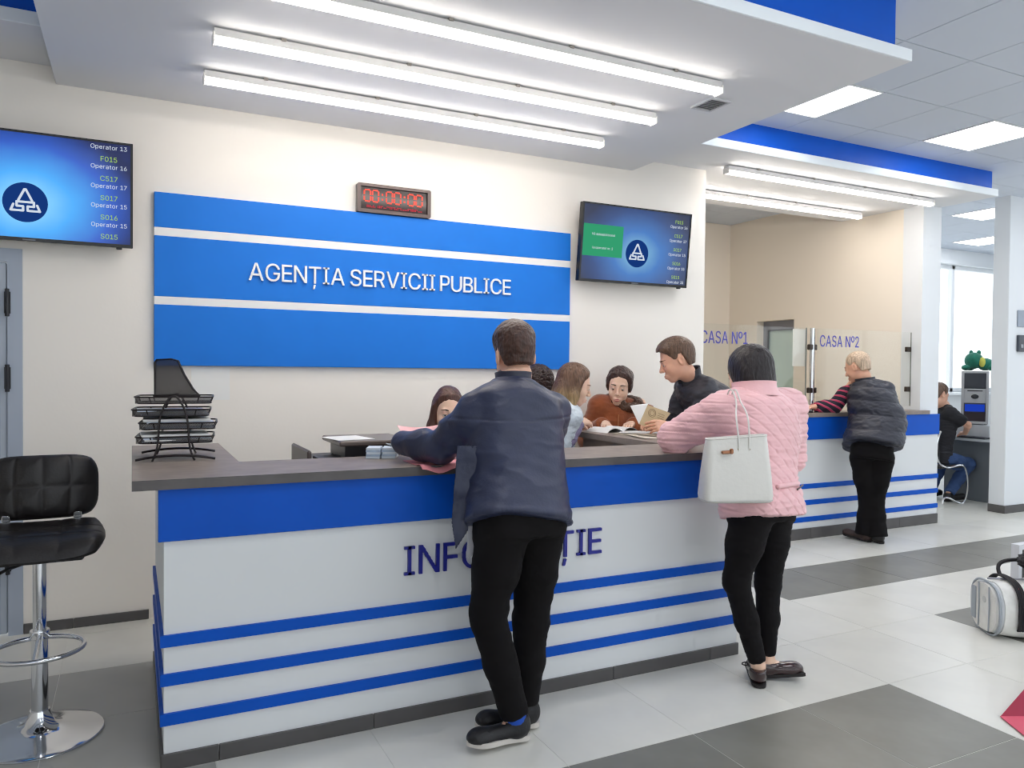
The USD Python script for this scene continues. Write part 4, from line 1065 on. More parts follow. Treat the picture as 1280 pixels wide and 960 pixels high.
class Person:
    """J: joints in world metres. All meshes are children of one Xform that stands at base."""
    def __init__(s, label, base, J, look, skin, fem=False, hk=1.0, hand=None, group=None):
        s.base = V(*base, 0); s.J = {k: V(*v) - s.base for k, v in J.items()}
        s.x = thing('person', label, 'person', group, loc=s.base)
        s.R = frame(*look); s.fem, s.hk, s.skin = fem, hk, skin
        s.hand = hand or {}
        j = s.J
        s.us = unit(j['shR'] - j['shL']); s.uh = unit(j['hipR'] - j['hipL'])
    def put(s, name, m, mt, parent=None, smooth=True, label=None):
        return obj(name, m, mt, parent or s.x, smooth, label=label)
    def torso_rows(s, g=0.0, hem=None, W=(.165, .150, .170, .175, .075), D=(.118, .108, .122, .115, .07)):
        j = s.J; pel, ch, nk = j['pel'], j['chest'], j['neck']
        a = j['hem'] if 'hem' in j and hem is None else (pel - V(0, 0, .06) if hem is None else hem)
        mid = .5 * pel + .5 * ch; up = .42 * ch + .58 * nk
        P = [a, pel, mid, ch, up, nk]
        w = [W[0], W[0], W[1], W[2], W[3], W[4]]; d = [D[0], D[0], D[1], D[2], D[3], D[4]]
        P = np.array(P); D_ = unit(P[-1] - P[0]); t = (P - P[0]) @ D_
        keep = [0] + [i for i in range(1, 6) if t[i] > .03]
        return np.column_stack([P, np.array(w) + g, np.array(d) + g])[keep]
    def body(s, W=None, D=None, arms=True, step=.013, hs=.0032, head_step=.0036, forearm=0.0):
        j, fem, R = s.J, s.fem, s.R
        H = j['head']; nb = H + R @ V(0, -.022, -.085) * s.hk
        nr = .047 if fem else .056
        hf = lambda p: smin(head_field(p, H, R, s.hk, fem), chain(p, [nb + (H - nb) * .3, nb, j['neck'], j['neck'] + (j['chest'] - j['neck']) * .15], [nr * .9, nr, nr * 1.04, nr * 1.05]), .018)
        rows = s.torso_rows(-.02, **({'W': W, 'D': D or W} if W else ({'W': (.15, .125, .145, .12, .06), 'D': (.105, .095, .105, .085, .055)} if fem else {'W': (.165, .145, .16, .13, .065), 'D': (.115, .105, .115, .09, .06)})))
        ar = (.038, .033, .024) if fem else (.044, .038, .028)
        def core(p):
            d = loft(p, rows, s.uh, s.us)
            d = smin(d, chain(p, [j['neck'] + V(0, 0, .03), j['neck'], .6 * j['neck'] + .4 * j['chest']], [nr * .9, nr * .95, nr * 1.0]), .02)
            for q in 'LR':
                d = smin(d, chain(p, [j['sh' + q], j['el' + q], j['wr' + q]], ar, .012), .012)
                d = smin(d, chain(p, [j['hip' + q], j['kn' + q], j['an' + q]], [.075, .05, .036], .02), .03)
                d = smin(d, rc(p, j['an' + q] - V(0, 0, .02), j['an' + q] + .10 * unit(j['toe' + q] - j['an' + q]) * [1, 1, .2] - V(0, 0, .035), .028, .020), .02)
            return d
        pts = np.array([v for k, v in j.items()])
        parts = [solid(core, pts.min(0) - .22, np.minimum(pts.max(0) + .22, [9, 9, max(j['neck'][2] + .06, j['shL'][2] + .1)]), step)]
        r = .19 * s.hk
        parts.append(solid(lambda p: smax(hf(p), (j['neck'][2] - .03) - p[:, 2], .004), np.minimum(H - r, j['neck'] - .09), np.maximum(H + r, j['neck'] + .09), head_step, 1))
        for q in 'LR':
            W = j['wr' + q]; F = W - j['el' + q]
            X, Z, kw = s.hand.get(q, (F, V(0, 0, 1), {}))
            sd = 1 if q == 'R' else -1
            st_ = kw.pop('step', hs) if isinstance(kw, dict) else hs
            k = .93 if fem else 1.02
            hfld = lambda p: smin(hand_field(p, W, X, Z, sd, k=k, **kw), rc(p, W - unit(F) * (.05 + forearm), W + unit(np.asarray(X, float)) * .008, ar[2] + (.004 if forearm else 0), ar[2] * .86), .012)
            parts.append(solid(hfld, W - .21 - forearm, W + .21 + forearm, st_, 1))
        s.put('body', cat_(parts), s.skin)
        # eyes, lashes, brows, lips
        return s
    def L(s, pts): return s.J['head'] + (np.asarray(pts, float) * s.hk) @ s.R.T
    def onskin(s, pts, lift):
        q = np.asarray(pts, float).copy()
        for _ in range(6): q[:, 1] -= head_field(q, np.zeros(3), np.eye(3), 1.0, s.fem) - lift
        return q
    def face(s, brow, lips, closed=.62, irises=True):
        for q in (-1, 1):
            c = s.L([q * .031, .0800, .003]); e = trimesh.creation.icosphere(subdivisions=3, radius=.0130 * s.hk); e.apply_translation(c)
            a = np.linspace(-.9, .9, 11)
            lidz = .0125 - .019 * closed
            eye = s.put('eye', e, M_eye)
            lid = [[q * .031 + .0136 * math.sin(t), .0800 + .0136 * math.cos(t) * math.cos(.5 * (lidz - .0) / .012), .003 + lidz * math.cos(t) * .7 + .0004] for t in a]
            # the visible slit: a dark lash line with the iris under it
            s.put('eyelash', tube(s.L(lid), .0012 * s.hk, 5), M_iris, eye)
            ir = trimesh.creation.icosphere(subdivisions=2, radius=.0060 * s.hk); ir.apply_translation(s.L([q * .031, .0880, .0005 + lidz * .3])); s.put('iris', ir, M_iris, eye)
            B = [[q * (.014 + .036 * t), .0905 - .020 * t ** 2, .0265 + .006 * math.sin(t * 2.4) - .004 * t] for t in np.linspace(0, 1, 9)]
            s.put('eyebrow', tube(s.L(s.onskin(B, .0004)), np.array([.0026, .0034, .0036, .0034, .0032, .0028, .0024, .0018, .001]) * s.hk, 6), brow)
        for nm, z, y, w, h in (('upper', -.0655, .1030, .0215, .0042), ('lower', -.0762, .1022, .0185, .0054)):
            g = trimesh.creation.icosphere(subdivisions=3); g.apply_scale([w, .0055, h]); v = g.vertices.copy()
            v[:, 1] -= 10 * v[:, 0] ** 2 ; v += [0, y, z]; g.vertices = s.L(v)
            s.put('lip', g, lips)
        return s
    def jacket(s, name, m, g=.022, sl=(.064, .058, .046), step=.0065, W=None, D=None, hem=None, fold=.006, freq=(10, 10, 30), cut=None, cuff=.0, seed=1, post=None, sleeves='LR', k=.035, short=None, smooth=1, n=2.3, trap=True):
        j = s.J
        kw = {}
        if W: kw['W'] = W
        if D: kw['D'] = D
        rows = s.torso_rows(g, hem, **kw)
        rows[-1, 3:] = [.070 + g * .5, .068 + g * .5]
        hz = rows[0, 2]
        ud = unit(rows[1, :3] - rows[0, :3])
        def f(p):
            d = loft(p, rows, s.uh, s.us, n)
            for q in sleeves:
                e = j['wr' + q] - unit(j['wr' + q] - j['el' + q]) * cuff
                if short:
                    e = j['sh' + q] + (j['el' + q] - j['sh' + q]) * short
                    a = chain(p, [j['sh' + q], e], [sl[0], sl[1]], .02); a = smax(a, (p - e) @ unit(e - j['sh' + q]), .006)
                else:
                    mid = .5 * (j['sh' + q] + j['el' + q])
                    a = chain(p, [j['sh' + q], mid, j['el' + q], .5 * (j['el' + q] + e), e], [sl[0], sl[0] * .97, sl[1], .5 * (sl[1] + sl[2]) + .003, sl[2]], .02)
                    a = smax(a, (p - e) @ unit(e - j['el' + q]), .006)
                d = smin(d, a, k)
                if trap: d = smin(d, rc(p, j['neck'] - V(0, 0, .015), j['sh' + q] + V(0, 0, .0), .050 + g * .45, sl[0] * .9), .045)
            d = smax(d, -((p - rows[0, :3]) @ ud), .006)
            d = smax(d, (p - (j['neck'] + V(0, 0, .035))) @ unit(j['neck'] - j['chest']), .01)
            return d
        pts = np.array([j[q] for q in ('shL', 'shR', 'elL', 'elR', 'wrL', 'wrR', 'pel', 'neck', 'chest')] + [rows[0, :3]])
        m_ = solid(f, pts.min(0) - .25 - [0, 0, -.2], pts.max(0) + .22, step, smooth)
        if fold: folds(m_, fold, freq, seed)
        if post: post(m_)
        return s.put(name, m_, m)
    def collar(s, m, h=.055, r=.066, t=.010, flare=1.08, tilt=None, gap=.5, drop=.0, name='collar', parent=None):
        """Standing collar round the neck, open by gap radians at the front."""
        c = s.J['neck']; ax = unit(tilt if tilt is not None else .5 * unit(s.J['neck'] - s.J['chest']) + V(0, 0, .5))
        fwd = unit(np.cross(ax, s.us)) ; rt = np.cross(fwd, ax)
        if fwd @ s.R[:, 1] < 0: fwd, rt = -fwd, -rt
        a = np.linspace(gap / 2, 2 * math.pi - gap / 2, 44)
        rows_ = []
        for z, k in ((-.02, 1.18), (h * .35, 1.03), (h * .8, 1.0 * flare), (h, 1.02 * flare), (h * .97, 1.02 * flare - t / r), (h * .4, .9), (-.01, .95)):
            zz = z - drop * np.maximum(0, np.cos(a)) 
            rows_.append(c + (r * k) * (np.cos(a)[:, None] * fwd * 1.08 + np.sin(a)[:, None] * rt) + zz[:, None] * ax)
        v = np.array(rows_); K, N = v.shape[:2]
        idx = np.arange(K * N).reshape(K, N)
        q = np.stack([idx[:-1, :-1], idx[:-1, 1:], idx[1:, 1:], idx[1:, :-1]], -1).reshape(-1, 4)
        f = np.vstack([q[:, [0, 1, 2]], q[:, [0, 2, 3]]])
        for e in (0, N - 1):
            col = idx[:, e]
            for i in range(1, K - 1): f = np.vstack([f, [[col[0], col[i], col[i + 1]]]])
        return s.put(name, trimesh.Trimesh(v.reshape(-1, 3), f, process=False), m, parent, 50)
    def trousers(s, m, rs=(.096, .086, .066, .058, .056), W=.172, D=.125, step=.008, fold=.005, freq=(9, 9, 24), seed=2, cuff=.03, name='trousers', top=.10):
        j = s.J; pel = j['pel']
        tc = pel + unit(j['chest'] - pel) * top
        rows = np.array([[*(pel - V(0, 0, .07)), W * .97, D], [*pel, W, D], [*tc, W * .9, D * .92]])
        fw = np.cross(V(0, 0, 1), s.uh)
        def f(p):
            d = loft(p, rows, s.uh, s.uh)
            for q in 'LR':
                h, k, a = j['hip' + q], j['kn' + q], j['an' + q]
                e = a + unit(k - a) * cuff
                c = chain(p, [h, .55 * h + .45 * k, k, .5 * k + .5 * e, e], rs, .03)
                c = smax(c, (p - e) @ unit(a - k), .006)
                d = smin(d, c, .03) if q == 'L' else smin(d, c, .022)
            return d
        pts = np.array([j[a + q] for a in ('hip', 'kn', 'an') for q in 'LR'] + [pel, tc])
        mm = solid(f, pts.min(0) - .18, pts.max(0) + .2, step, 1)
        if fold: folds(mm, fold, freq, seed)
        return s.put(name, mm, m)
    def shoe(s, q, up, sole, L=.275, w=.048, h=.062, heel=0.0, label=None, sole_h=.020, collar=True, low=False):
        j = s.J; a, t = j['an' + q], j['toe' + q]
        d = (t - a) * [1, 1, 0]; d = unit(d); lift = 0.0
        sidev = np.cross(V(0, 0, 1), d); 
        pitch = math.atan2(t[2] - (a[2] - .085), np.linalg.norm((t - a)[:2]) + 1e-6)
        up_ = V(0, 0, 1); F = np.stack([d, sidev, up_], 1)
        Rp = trimesh.transformations.rotation_matrix(-pitch, [0, 1, 0])[:3, :3]
        F = F @ Rp
        o = a - F @ V(0, 0, .085)      # under the ankle
        bk = .068
        x0, x1 = -bk, L - bk
        ol = [(x0, 0), (x0 + .012, .026), (x0 + .06, .033), (x0 + .13, .036), (x0 + .19, w), (x0 + .235, w * .86), (x1 - .012, w * .42), (x1, 0)]
        tck = smooth_path([(x, y, 0) for x, y in ol], 20)[:, :2]
        outl = Polygon(np.vstack([tck, (tck * [1, -1])[::-1][1:-1]])).buffer(.0)
        def uf(p):
            r = (p - o) @ F
            b = ell(r, (x0 + .048, 0, .055), (.048, .036, .055))
            b = smin(b, rc(r * [1, 1, 1.15], (x0 + .08, 0, .045), (x1 - .055, 0, .030), .040, .035), .03)
            b = smin(b, ell(r, (x1 - .055, 0, .026), (.056, w * .95, .036)), .02)
            if not low: b = smin(b, rc(r, (-.01, 0, .05), (0.0, 0, .095), .036, .037), .03)
            b = smax(b, .012 - r[:, 2], .004)
            b = smax(b, r[:, 2] - (.098 if not low else .075), .006)
            return b
        u = solid(uf, o - .30, o + .30, .0055, 1)
        sh = s.put('shoe', u, up, label=label)
        so = prism(outl.buffer(.001), sole_h); v = so.vertices.copy(); 
        if heel: v[:, 2] -= 0
        so.vertices = (v @ F.T) + o
        s.put('sole', so, sole, sh, 30)
        return F, o, sh
J_1 = {'pel': (1.400, 2.740, 0.900), 'chest': (1.430, 2.860, 1.240), 'neck': (1.445, 2.900, 1.435), 'head': (1.484, 2.970, 1.563), 'shL': (1.250, 2.880, 1.315), 'shR': (1.640, 2.900, 1.325), 'elL': (1.185, 3.070, 1.170), 'wrL': (1.085, 3.300, 1.170), 'elR': (1.700, 3.080, 1.160), 'wrR': (1.480, 3.220, 1.150), 'hipL': (1.315, 2.720, 0.870), 'hipR': (1.495, 2.750, 0.870), 'knL': (1.273, 2.760, 0.520), 'anL': (1.385, 2.730, 0.100), 'toeL': (1.200, 2.730, 0.030), 'knR': (1.500, 2.820, 0.458), 'anR': (1.475, 2.820, 0.100), 'toeR': (1.300, 2.860, 0.030)}
J_7 = {'pel': (2.720, 2.760, 0.860), 'chest': (2.765, 2.840, 1.180), 'neck': (2.782, 2.885, 1.400), 'head': (2.806, 2.950, 1.491), 'shL': (2.585, 2.900, 1.310), 'shR': (2.985, 2.860, 1.325), 'elL': (2.470, 3.110, 1.165), 'wrL': (2.640, 3.270, 1.155), 'elR': (3.005, 2.870, 1.070), 'wrR': (2.930, 3.050, 1.125), 'hipL': (2.640, 2.740, 0.830), 'hipR': (2.800, 2.770, 0.830), 'knL': (2.575, 2.770, 0.509), 'anL': (2.700, 2.745, 0.095), 'toeL': (2.810, 2.900, 0.030), 'knR': (2.810, 2.800, 0.467), 'anR': (2.795, 2.785, 0.095), 'toeR': (2.930, 2.700, 0.030)}
J_8 = {'pel': (5.841, 4.620, 0.808), 'chest': (5.971, 4.680, 1.105), 'neck': (5.917, 4.760, 1.404), 'head': (5.883, 4.820, 1.555), 'shL': (5.921, 4.900, 1.401), 'shR': (6.018, 4.640, 1.335), 'elL': (5.792, 4.990, 1.193), 'wrL': (5.600, 5.035, 1.190), 'elR': (6.240, 4.720, 0.966), 'wrR': (6.133, 4.900, 1.029), 'hipL': (5.807, 4.690, 0.731), 'hipR': (5.915, 4.580, 0.738), 'knL': (5.912, 4.700, 0.366), 'anL': (5.870, 4.700, 0.090), 'toeL': (5.830, 4.900, 0.030), 'knR': (5.934, 4.660, 0.371), 'anR': (5.920, 4.610, 0.090), 'toeR': (5.900, 4.810, 0.030)}
J_6 = {'pel': (3.720, 4.140, 0.900), 'chest': (3.630, 4.130, 1.240), 'neck': (3.404, 4.120, 1.439), 'head': (3.279, 4.120, 1.579), 'shL': (3.397, 3.980, 1.383), 'shR': (3.530, 4.310, 1.410), 'elL': (3.391, 3.920, 1.107), 'wrL': (3.087, 3.950, 1.149), 'elR': (3.460, 4.350, 1.130), 'wrR': (3.220, 4.280, 1.155), 'hipL': (3.740, 4.050, 0.880), 'hipR': (3.730, 4.230, 0.880), 'knL': (3.700, 4.040, 0.470), 'anL': (3.740, 4.030, 0.090), 'toeL': (3.580, 4.020, 0.030), 'knR': (3.690, 4.240, 0.470), 'anR': (3.740, 4.250, 0.090), 'toeR': (3.580, 4.250, 0.030)}
J_5 = {'pel': (3.270, 4.800, 0.820), 'chest': (3.240, 4.790, 1.120), 'neck': (3.285, 4.780, 1.277), 'head': (3.214, 4.700, 1.387), 'shR': (3.094, 4.770, 1.238), 'shL': (3.475, 4.790, 1.257), 'elR': (3.037, 4.840, 0.991), 'wrR': (3.030, 4.600, 1.128), 'elL': (3.480, 4.660, 1.000), 'wrL': (3.200, 4.520, 1.125), 'hipR': (3.190, 4.800, 0.800), 'hipL': (3.350, 4.800, 0.800), 'knR': (3.190, 4.760, 0.430), 'anR': (3.180, 4.810, 0.090), 'toeR': (3.150, 4.660, 0.030), 'knL': (3.350, 4.760, 0.430), 'anL': (3.360, 4.810, 0.090), 'toeL': (3.380, 4.660, 0.030)}
J_4 = {'pel': (2.470, 4.400, 0.840), 'chest': (2.490, 4.400, 1.120), 'neck': (2.595, 4.400, 1.262), 'head': (2.649, 4.400, 1.406), 'shR': (2.478, 4.260, 1.208), 'shL': (2.540, 4.570, 1.220), 'elR': (2.450, 4.250, 0.980), 'wrR': (2.660, 4.360, 1.150), 'elL': (2.560, 4.620, 1.000), 'wrL': (2.720, 4.600, 1.130), 'hipR': (2.470, 4.320, 0.810), 'hipL': (2.470, 4.480, 0.810), 'knR': (2.500, 4.310, 0.440), 'anR': (2.440, 4.310, 0.090), 'toeR': (2.600, 4.300, 0.030), 'knL': (2.500, 4.490, 0.440), 'anL': (2.440, 4.490, 0.090), 'toeL': (2.600, 4.500, 0.030)}
J_3 = {'pel': (2.460, 4.800, 0.800), 'chest': (2.470, 4.800, 1.080), 'neck': (2.480, 4.790, 1.280), 'head': (2.557, 4.760, 1.387), 'shR': (2.650, 4.790, 1.200), 'shL': (2.310, 4.800, 1.200), 'elR': (2.710, 4.800, 0.940), 'wrR': (2.730, 4.740, 0.730), 'elL': (2.250, 4.800, 0.940), 'wrL': (2.220, 4.740, 0.730), 'hipR': (2.540, 4.800, 0.780), 'hipL': (2.380, 4.800, 0.780), 'knR': (2.540, 4.770, 0.420), 'anR': (2.550, 4.820, 0.090), 'toeR': (2.560, 4.680, 0.030), 'knL': (2.380, 4.770, 0.420), 'anL': (2.370, 4.820, 0.090), 'toeL': (2.360, 4.680, 0.030)}
J_2 = {'pel': (1.520, 4.160, 0.620), 'chest': (1.530, 4.100, 0.900), 'neck': (1.540, 4.050, 1.100), 'head': (1.578, 3.980, 1.255), 'shR': (1.370, 4.070, 1.020), 'shL': (1.710, 4.060, 1.020), 'elR': (1.310, 3.920, 0.800), 'wrR': (1.360, 3.730, 1.020), 'elL': (1.760, 3.920, 0.800), 'wrL': (1.660, 3.720, 0.800), 'hipR': (1.440, 4.140, 0.580), 'hipL': (1.610, 4.140, 0.580), 'knR': (1.420, 3.740, 0.550), 'anR': (1.440, 3.780, 0.130), 'toeR': (1.440, 3.620, 0.060), 'knL': (1.630, 3.740, 0.550), 'anL': (1.620, 3.780, 0.130), 'toeL': (1.630, 3.620, 0.060)}
J_9 = {'pel': (8.470, 5.840, 0.520), 'chest': (8.500, 5.830, 0.820), 'neck': (8.567, 5.800, 1.110), 'head': (8.460, 5.800, 1.261), 'shR': (8.463, 5.660, 1.044), 'shL': (8.560, 5.990, 1.030), 'elR': (8.634, 5.560, 0.908), 'wrR': (8.740, 5.660, 0.810), 'elL': (8.720, 6.080, 0.840), 'wrL': (8.760, 5.980, 0.810), 'hipR': (8.490, 5.740, 0.500), 'hipL': (8.490, 5.930, 0.500), 'knR': (8.867, 5.700, 0.437), 'anR': (8.583, 5.740, 0.098), 'toeR': (8.680, 5.700, 0.030), 'knL': (8.840, 5.980, 0.500), 'anL': (8.660, 6.020, 0.100), 'toeL': (8.820, 6.030, 0.030)}
# ---------------------------------------------------------------- the people
M_navy_j = mat('navy_jacket_cloth', (44, 50, 76), .40, bump=(70, .12), vary=(5, .10))
M_blackt = mat('black_trouser_cloth', (11, 8, 10), .85, spec=.25, bump=(160, .15))
M_blackl = mat('black_legging_cloth', (10, 7, 10), .8, spec=.25, bump=(160, .12))
M_sneak = mat('black_sneaker', (15, 14, 18), .5, bump=(80, .2))
M_solew = mat('white_sole', (206, 200, 194), .6)
M_soled = mat('dark_sole', (24, 20, 20), .6)
sk_a = skin_mat('a', (224, 174, 148)); sk_b = skin_mat('b', (238, 198, 174)); sk_c = skin_mat('c', (222, 170, 144))
lipm = mat('lips_rose', (196, 108, 104), .4); lipn = mat('lips_plain', (186, 120, 104), .5)
br_d = mat('brow_dark', (58, 40, 32), .8); br_b = mat('brow_brown', (96, 70, 52), .8)

def cap_hair(P, mt, front=.088, side=-.02, back=-.075, thick=.013, step=.0042, extra=None, amp=.004, freq=(60, 60, 14), seed=4, name='hair', crown=0.0, temple=.05, soft=.045, ear=True, part=0.0, sidecut=0.0):
    """Hair over the skull, thinning out towards the hairline: front = its height on the brow, side = the sideburns, back = the nape."""
    R, H, k = P.R, P.J['head'], P.hk
    ys = [-.12, -.05, -.028, -.012, .004, .022, .046, .075, .10]
    zs = [back, back, (.030 if ear else back), (.034 if ear else side), side + .02, side, temple, front, front]
    def f(p):
        q = (p - H) @ R / k
        line = np.interp(q[:, 1], ys, zs)
        t = np.clip((q[:, 2] - line) / soft, 0, 1)
        th = thick * (.18 + .82 * t * t * (3 - 2 * t)) * (1 - sidecut * np.clip(np.abs(q[:, 0]) / .075, 0, 1) ** 2 * np.clip((.085 - q[:, 2]) / .05, 0, 1))
        d = ell(q, (0, -.016, .036), (.075, .098, .090)) - th
        d = smin(d, ell(q, (0, -.02, -.02), (.066, .080, .09)) - th * .5, .02)
        if crown: d = smin(d, ell(q, (0, .012, .085), (.060, .084, .045 + crown)), .03)
        d = smax(d, line - q[:, 2], .004)
        if part: d = d + .006 * np.exp(-((q[:, 0] - .004) / .006) ** 2) * (q[:, 2] > .06)
        if extra is not None: d = extra(q, d)
        return d * k
    m = solid(f, H - .36, H + .22, step, 1)
    folds(m, amp, freq, seed, True)
    return P.put(name, m, mt)

# --- man in the navy jacket
P1 = Person('bearded man in a navy jacket and black trousers leaning on the information counter', (1.42, 2.76), J_1, (10, 14, 2), sk_a, hk=1.05,
            hand={'L': (V(.35, .55, .12), V(-.3, -.1, 1), {'curl': .45}), 'R': (V(-.8, .3, 0), V(0, 0, 1), {'curl': .3})})
P1.body()
P1.face(br_d, lipn)
def p1post(m):
    v = m.vertices; n = np.asarray(meshkit.arrays(m, True)[2]); j = P1.J
    # yoke seam across the back, and the centre gathers
    rel = v - j['neck']; seam = np.exp(-((rel[:, 2] + .135 - .02 * np.abs(rel[:, 0])) / .005) ** 2) * (n[:, 1] < 0)
    hemb = np.exp(-((v[:, 2] - (j['pel'][2] - .0)) / .006) ** 2)
    m.vertices = v - n * (seam * .004 + hemb * .003)[:, None]
P1.jacket('jacket', M_navy_j, g=.030, sl=(.070, .063, .055), step=.006, W=(.196, .172, .176, .182, .075), D=(.128, .125, .128, .118, .07), hem=P1.J['pel'] + V(-.015, -.025, -.008), fold=.011, freq=(4.2, 4.2, 9), seed=3, post=p1post, k=.04)
P1.collar(mat('navy_collar', (40, 44, 64), .42), h=.056, r=.072, gap=1.3, flare=1.06)
flap = Polygon([(-.070, .30), (.055, .30), (.05, .06), (.0, .0), (-.072, -.112), (-.090, .0)])
fm = prism(flap, .012, 'y'); rot(fm, -24, (0, 0, 1)); 
fm = trimesh.Trimesh(*trimesh.remesh.subdivide_to_size(fm.vertices, fm.faces, .02)); folds(fm, .006, (12, 12, 12), 5)
P1.put('jacket_front_flap', mv(fm, P1.J['pel'][0] - .185, P1.J['pel'][1] + .035, P1.J['pel'][2] - .0), M_navy_j)
ts = prism(Polygon([(-.04, .06), (.10, .06), (.10, -.015), (.03, -.035), (-.035, -.11), (-.05, -.10)]), .006, 'y'); rot(ts, -20, (0, 0, 1))
P1.put('shirt_tail', mv(ts, P1.J['pel'][0] - .165, P1.J['pel'][1] + .03, P1.J['pel'][2] - .035), mat('grey_jersey', (170, 170, 178), .8))
P1.trousers(M_blackt, rs=(.108, .088, .070, .062, .054), W=.186, D=.135, fold=.006, freq=(6, 6, 11), seed=8, cuff=.015)
P1.shoe('L', M_sneak, M_solew); P1.shoe('R', M_sneak, M_solew)
for q in 'L':
    a = P1.J['an' + q]; P1.put('sock', tube([a - V(0, 0, .01), a + V(-.005, 0, .055)], [.044, .046], 16), mat('blue_sock', (34, 84, 190), .9))
def p1hair(q, d): return d
cap_hair(P1, hair_mat('hair_brown_short', (72, 48, 40)), front=.09, side=-.02, back=-.052, thick=.019, crown=.016, soft=.07, sidecut=.75, amp=.0035, freq=(45, 45, 40))
def beard(P, mt, thick=.007):
    R, H, k = P.R, P.J['head'], P.hk
    def f(p):
        q = (p - H) @ R / k
        d = smin(ell(q, (0, .022, -.070), (.060, .060, .044)), ell(q, (0, .070, -.098), (.032, .024, .022)), .02) - thick
        d = smax(d, -(q[:, 1] - .0), .01); d = smax(d, q[:, 2] + .042 - .03 * np.clip((.06 - q[:, 1]) / .06, 0, 1), .008)
        d = smax(d, -ell(q, (0, .104, -.070), (.026, .02, .013)), .006)
        return d * k
    m = solid(f, H - .2, H + .2, .0045, 1); folds(m, .003, (60, 60, 60), 3)
    P.put('beard', m, mt)
beard(P1, hair_mat('beard_brown', (66, 42, 34)))

# --- woman in the pink quilted jacket
M_pinkj = mat('pink_quilted_cloth', (240, 190, 194), .5, bump=(60, .15), vary=(6, .05), sheen=.2)
P7 = Person('woman with a black bob in a pink quilted jacket standing at the counter end', (2.75, 2.76), J_7, (-6, 18, -4), sk_b, fem=True, hk=1.06,
            hand={'L': (V(.75, .45, -.05), V(0, 0, 1), {'curl': .3}), 'R': (V(-.6, .6, .05), V(0, 0, 1), {'curl': .3})})
P7.body(); P7.face(br_d, lipm)
def quilt(m):
    v = m.vertices; n = np.asarray(meshkit.arrays(m, True)[2]); j = P7.J
    x = (v - j['chest']) @ P7.us * 1.0 + (v[:, 1] - j['chest'][1]) * .35; z = v[:, 2]
    sleeve = np.clip((np.abs((v - j['chest']) @ P7.us) - .185) / .02, 0, 1)
    a = np.abs(((x + z * .8) / .062) % 1 - .5) * 2; b = np.abs(((x * .9 - z * .9) / .11) % 1 - .5) * 2; c = np.abs((z / .05 + .3 * x) % 1 - .5) * 2
    g = lambda t: np.exp(-((1 - t) / .16) ** 2)
    low = (z < j['chest'][2] - .17)
    body_ = np.where(low, np.maximum(g(a), g(b)), np.maximum(g(a) * .9, g(c) * .5))
    gr = body_ * (1 - sleeve) + g(c) * sleeve
    zb = (z - (j['pel'][2] + .115)) / .018
    belt = np.exp(-zb ** 2)
    m.vertices = v - n * (gr * .0055 + belt * .006 * (1 - sleeve))[:, None]
    v = m.vertices
P7.jacket('quilted_jacket', M_pinkj, g=.036, sl=(.090, .082, .062), step=.0055, W=(.182, .142, .172, .172, .075), D=(.135, .118, .128, .116, .068), hem=P7.J['pel'] + V(0, -.012, -.055), fold=.006, freq=(9, 9, 26), seed=6, post=quilt, k=.06)
P7.collar(M_pinkj, h=.052, r=.104, t=.024, gap=.9, flare=1.0)
P7.put('belt', tube([P7.J['pel'] + V(.19, -.02, .10) , P7.J['pel'] + V(.10, -.125, .118), P7.J['pel'] + V(-.05, -.150, .115)], [.012, .014, .012], 8), M_pinkj)
P7.put('pocket_zip', tube([P7.J['pel'] + V(.155, -.108, .105), P7.J['pel'] + V(.085, -.140, .092)], .004, 6), mat('dark_zip', (86, 70, 66), .4))
P7.trousers(M_blackl, rs=(.102, .084, .058, .052, .040), W=.178, D=.13, fold=.003, freq=(12, 12, 30), seed=9, cuff=.02)
M_burg = mat('burgundy_patent', (44, 14, 18), .18, coat=.6)
P7.shoe('L', M_burg, M_soled, L=.235, w=.037, low=True, sole_h=.016); P7.shoe('R', M_burg, M_soled, L=.235, w=.037, low=True, sole_h=.016)
a_ = P7.J['anL']
P7.put('shoe_lace', cat_([tube(smooth_path([a_ + V(-.03, .03, -.01), a_ + V(-.062, .03, .012), a_ + V(-.055, .05, -.004), a_ + V(-.03, .04, -.012)], 12), .003, 5)]), M_soled)
def bob(q, d):
    t = q - V(0, -.012, .01)
    fall = smin(ell(q, (0, -.028, -.035), (.098, .092, .118)), ell(q, (0, -.02, .04), (.092, .112, .098)), .03)
    fall = smax(fall, -(q[:, 2] + .125 - .03 * np.clip(q[:, 1] / .05, -1, 1) - .045 * np.clip((q[:, 1] - .0) / .06, 0, 1) * 0), .012)
    fall = smax(fall, -ell(q, (0, .115, -.03), (.060, .085, .088)), .012)
    return smin(d, fall, .01)
cap_hair(P7, hair_mat('hair_black', (30, 22, 24)), front=.05, side=-.05, back=-.09, extra=bob, amp=.004, freq=(55, 55, 6), seed=2, ear=False)

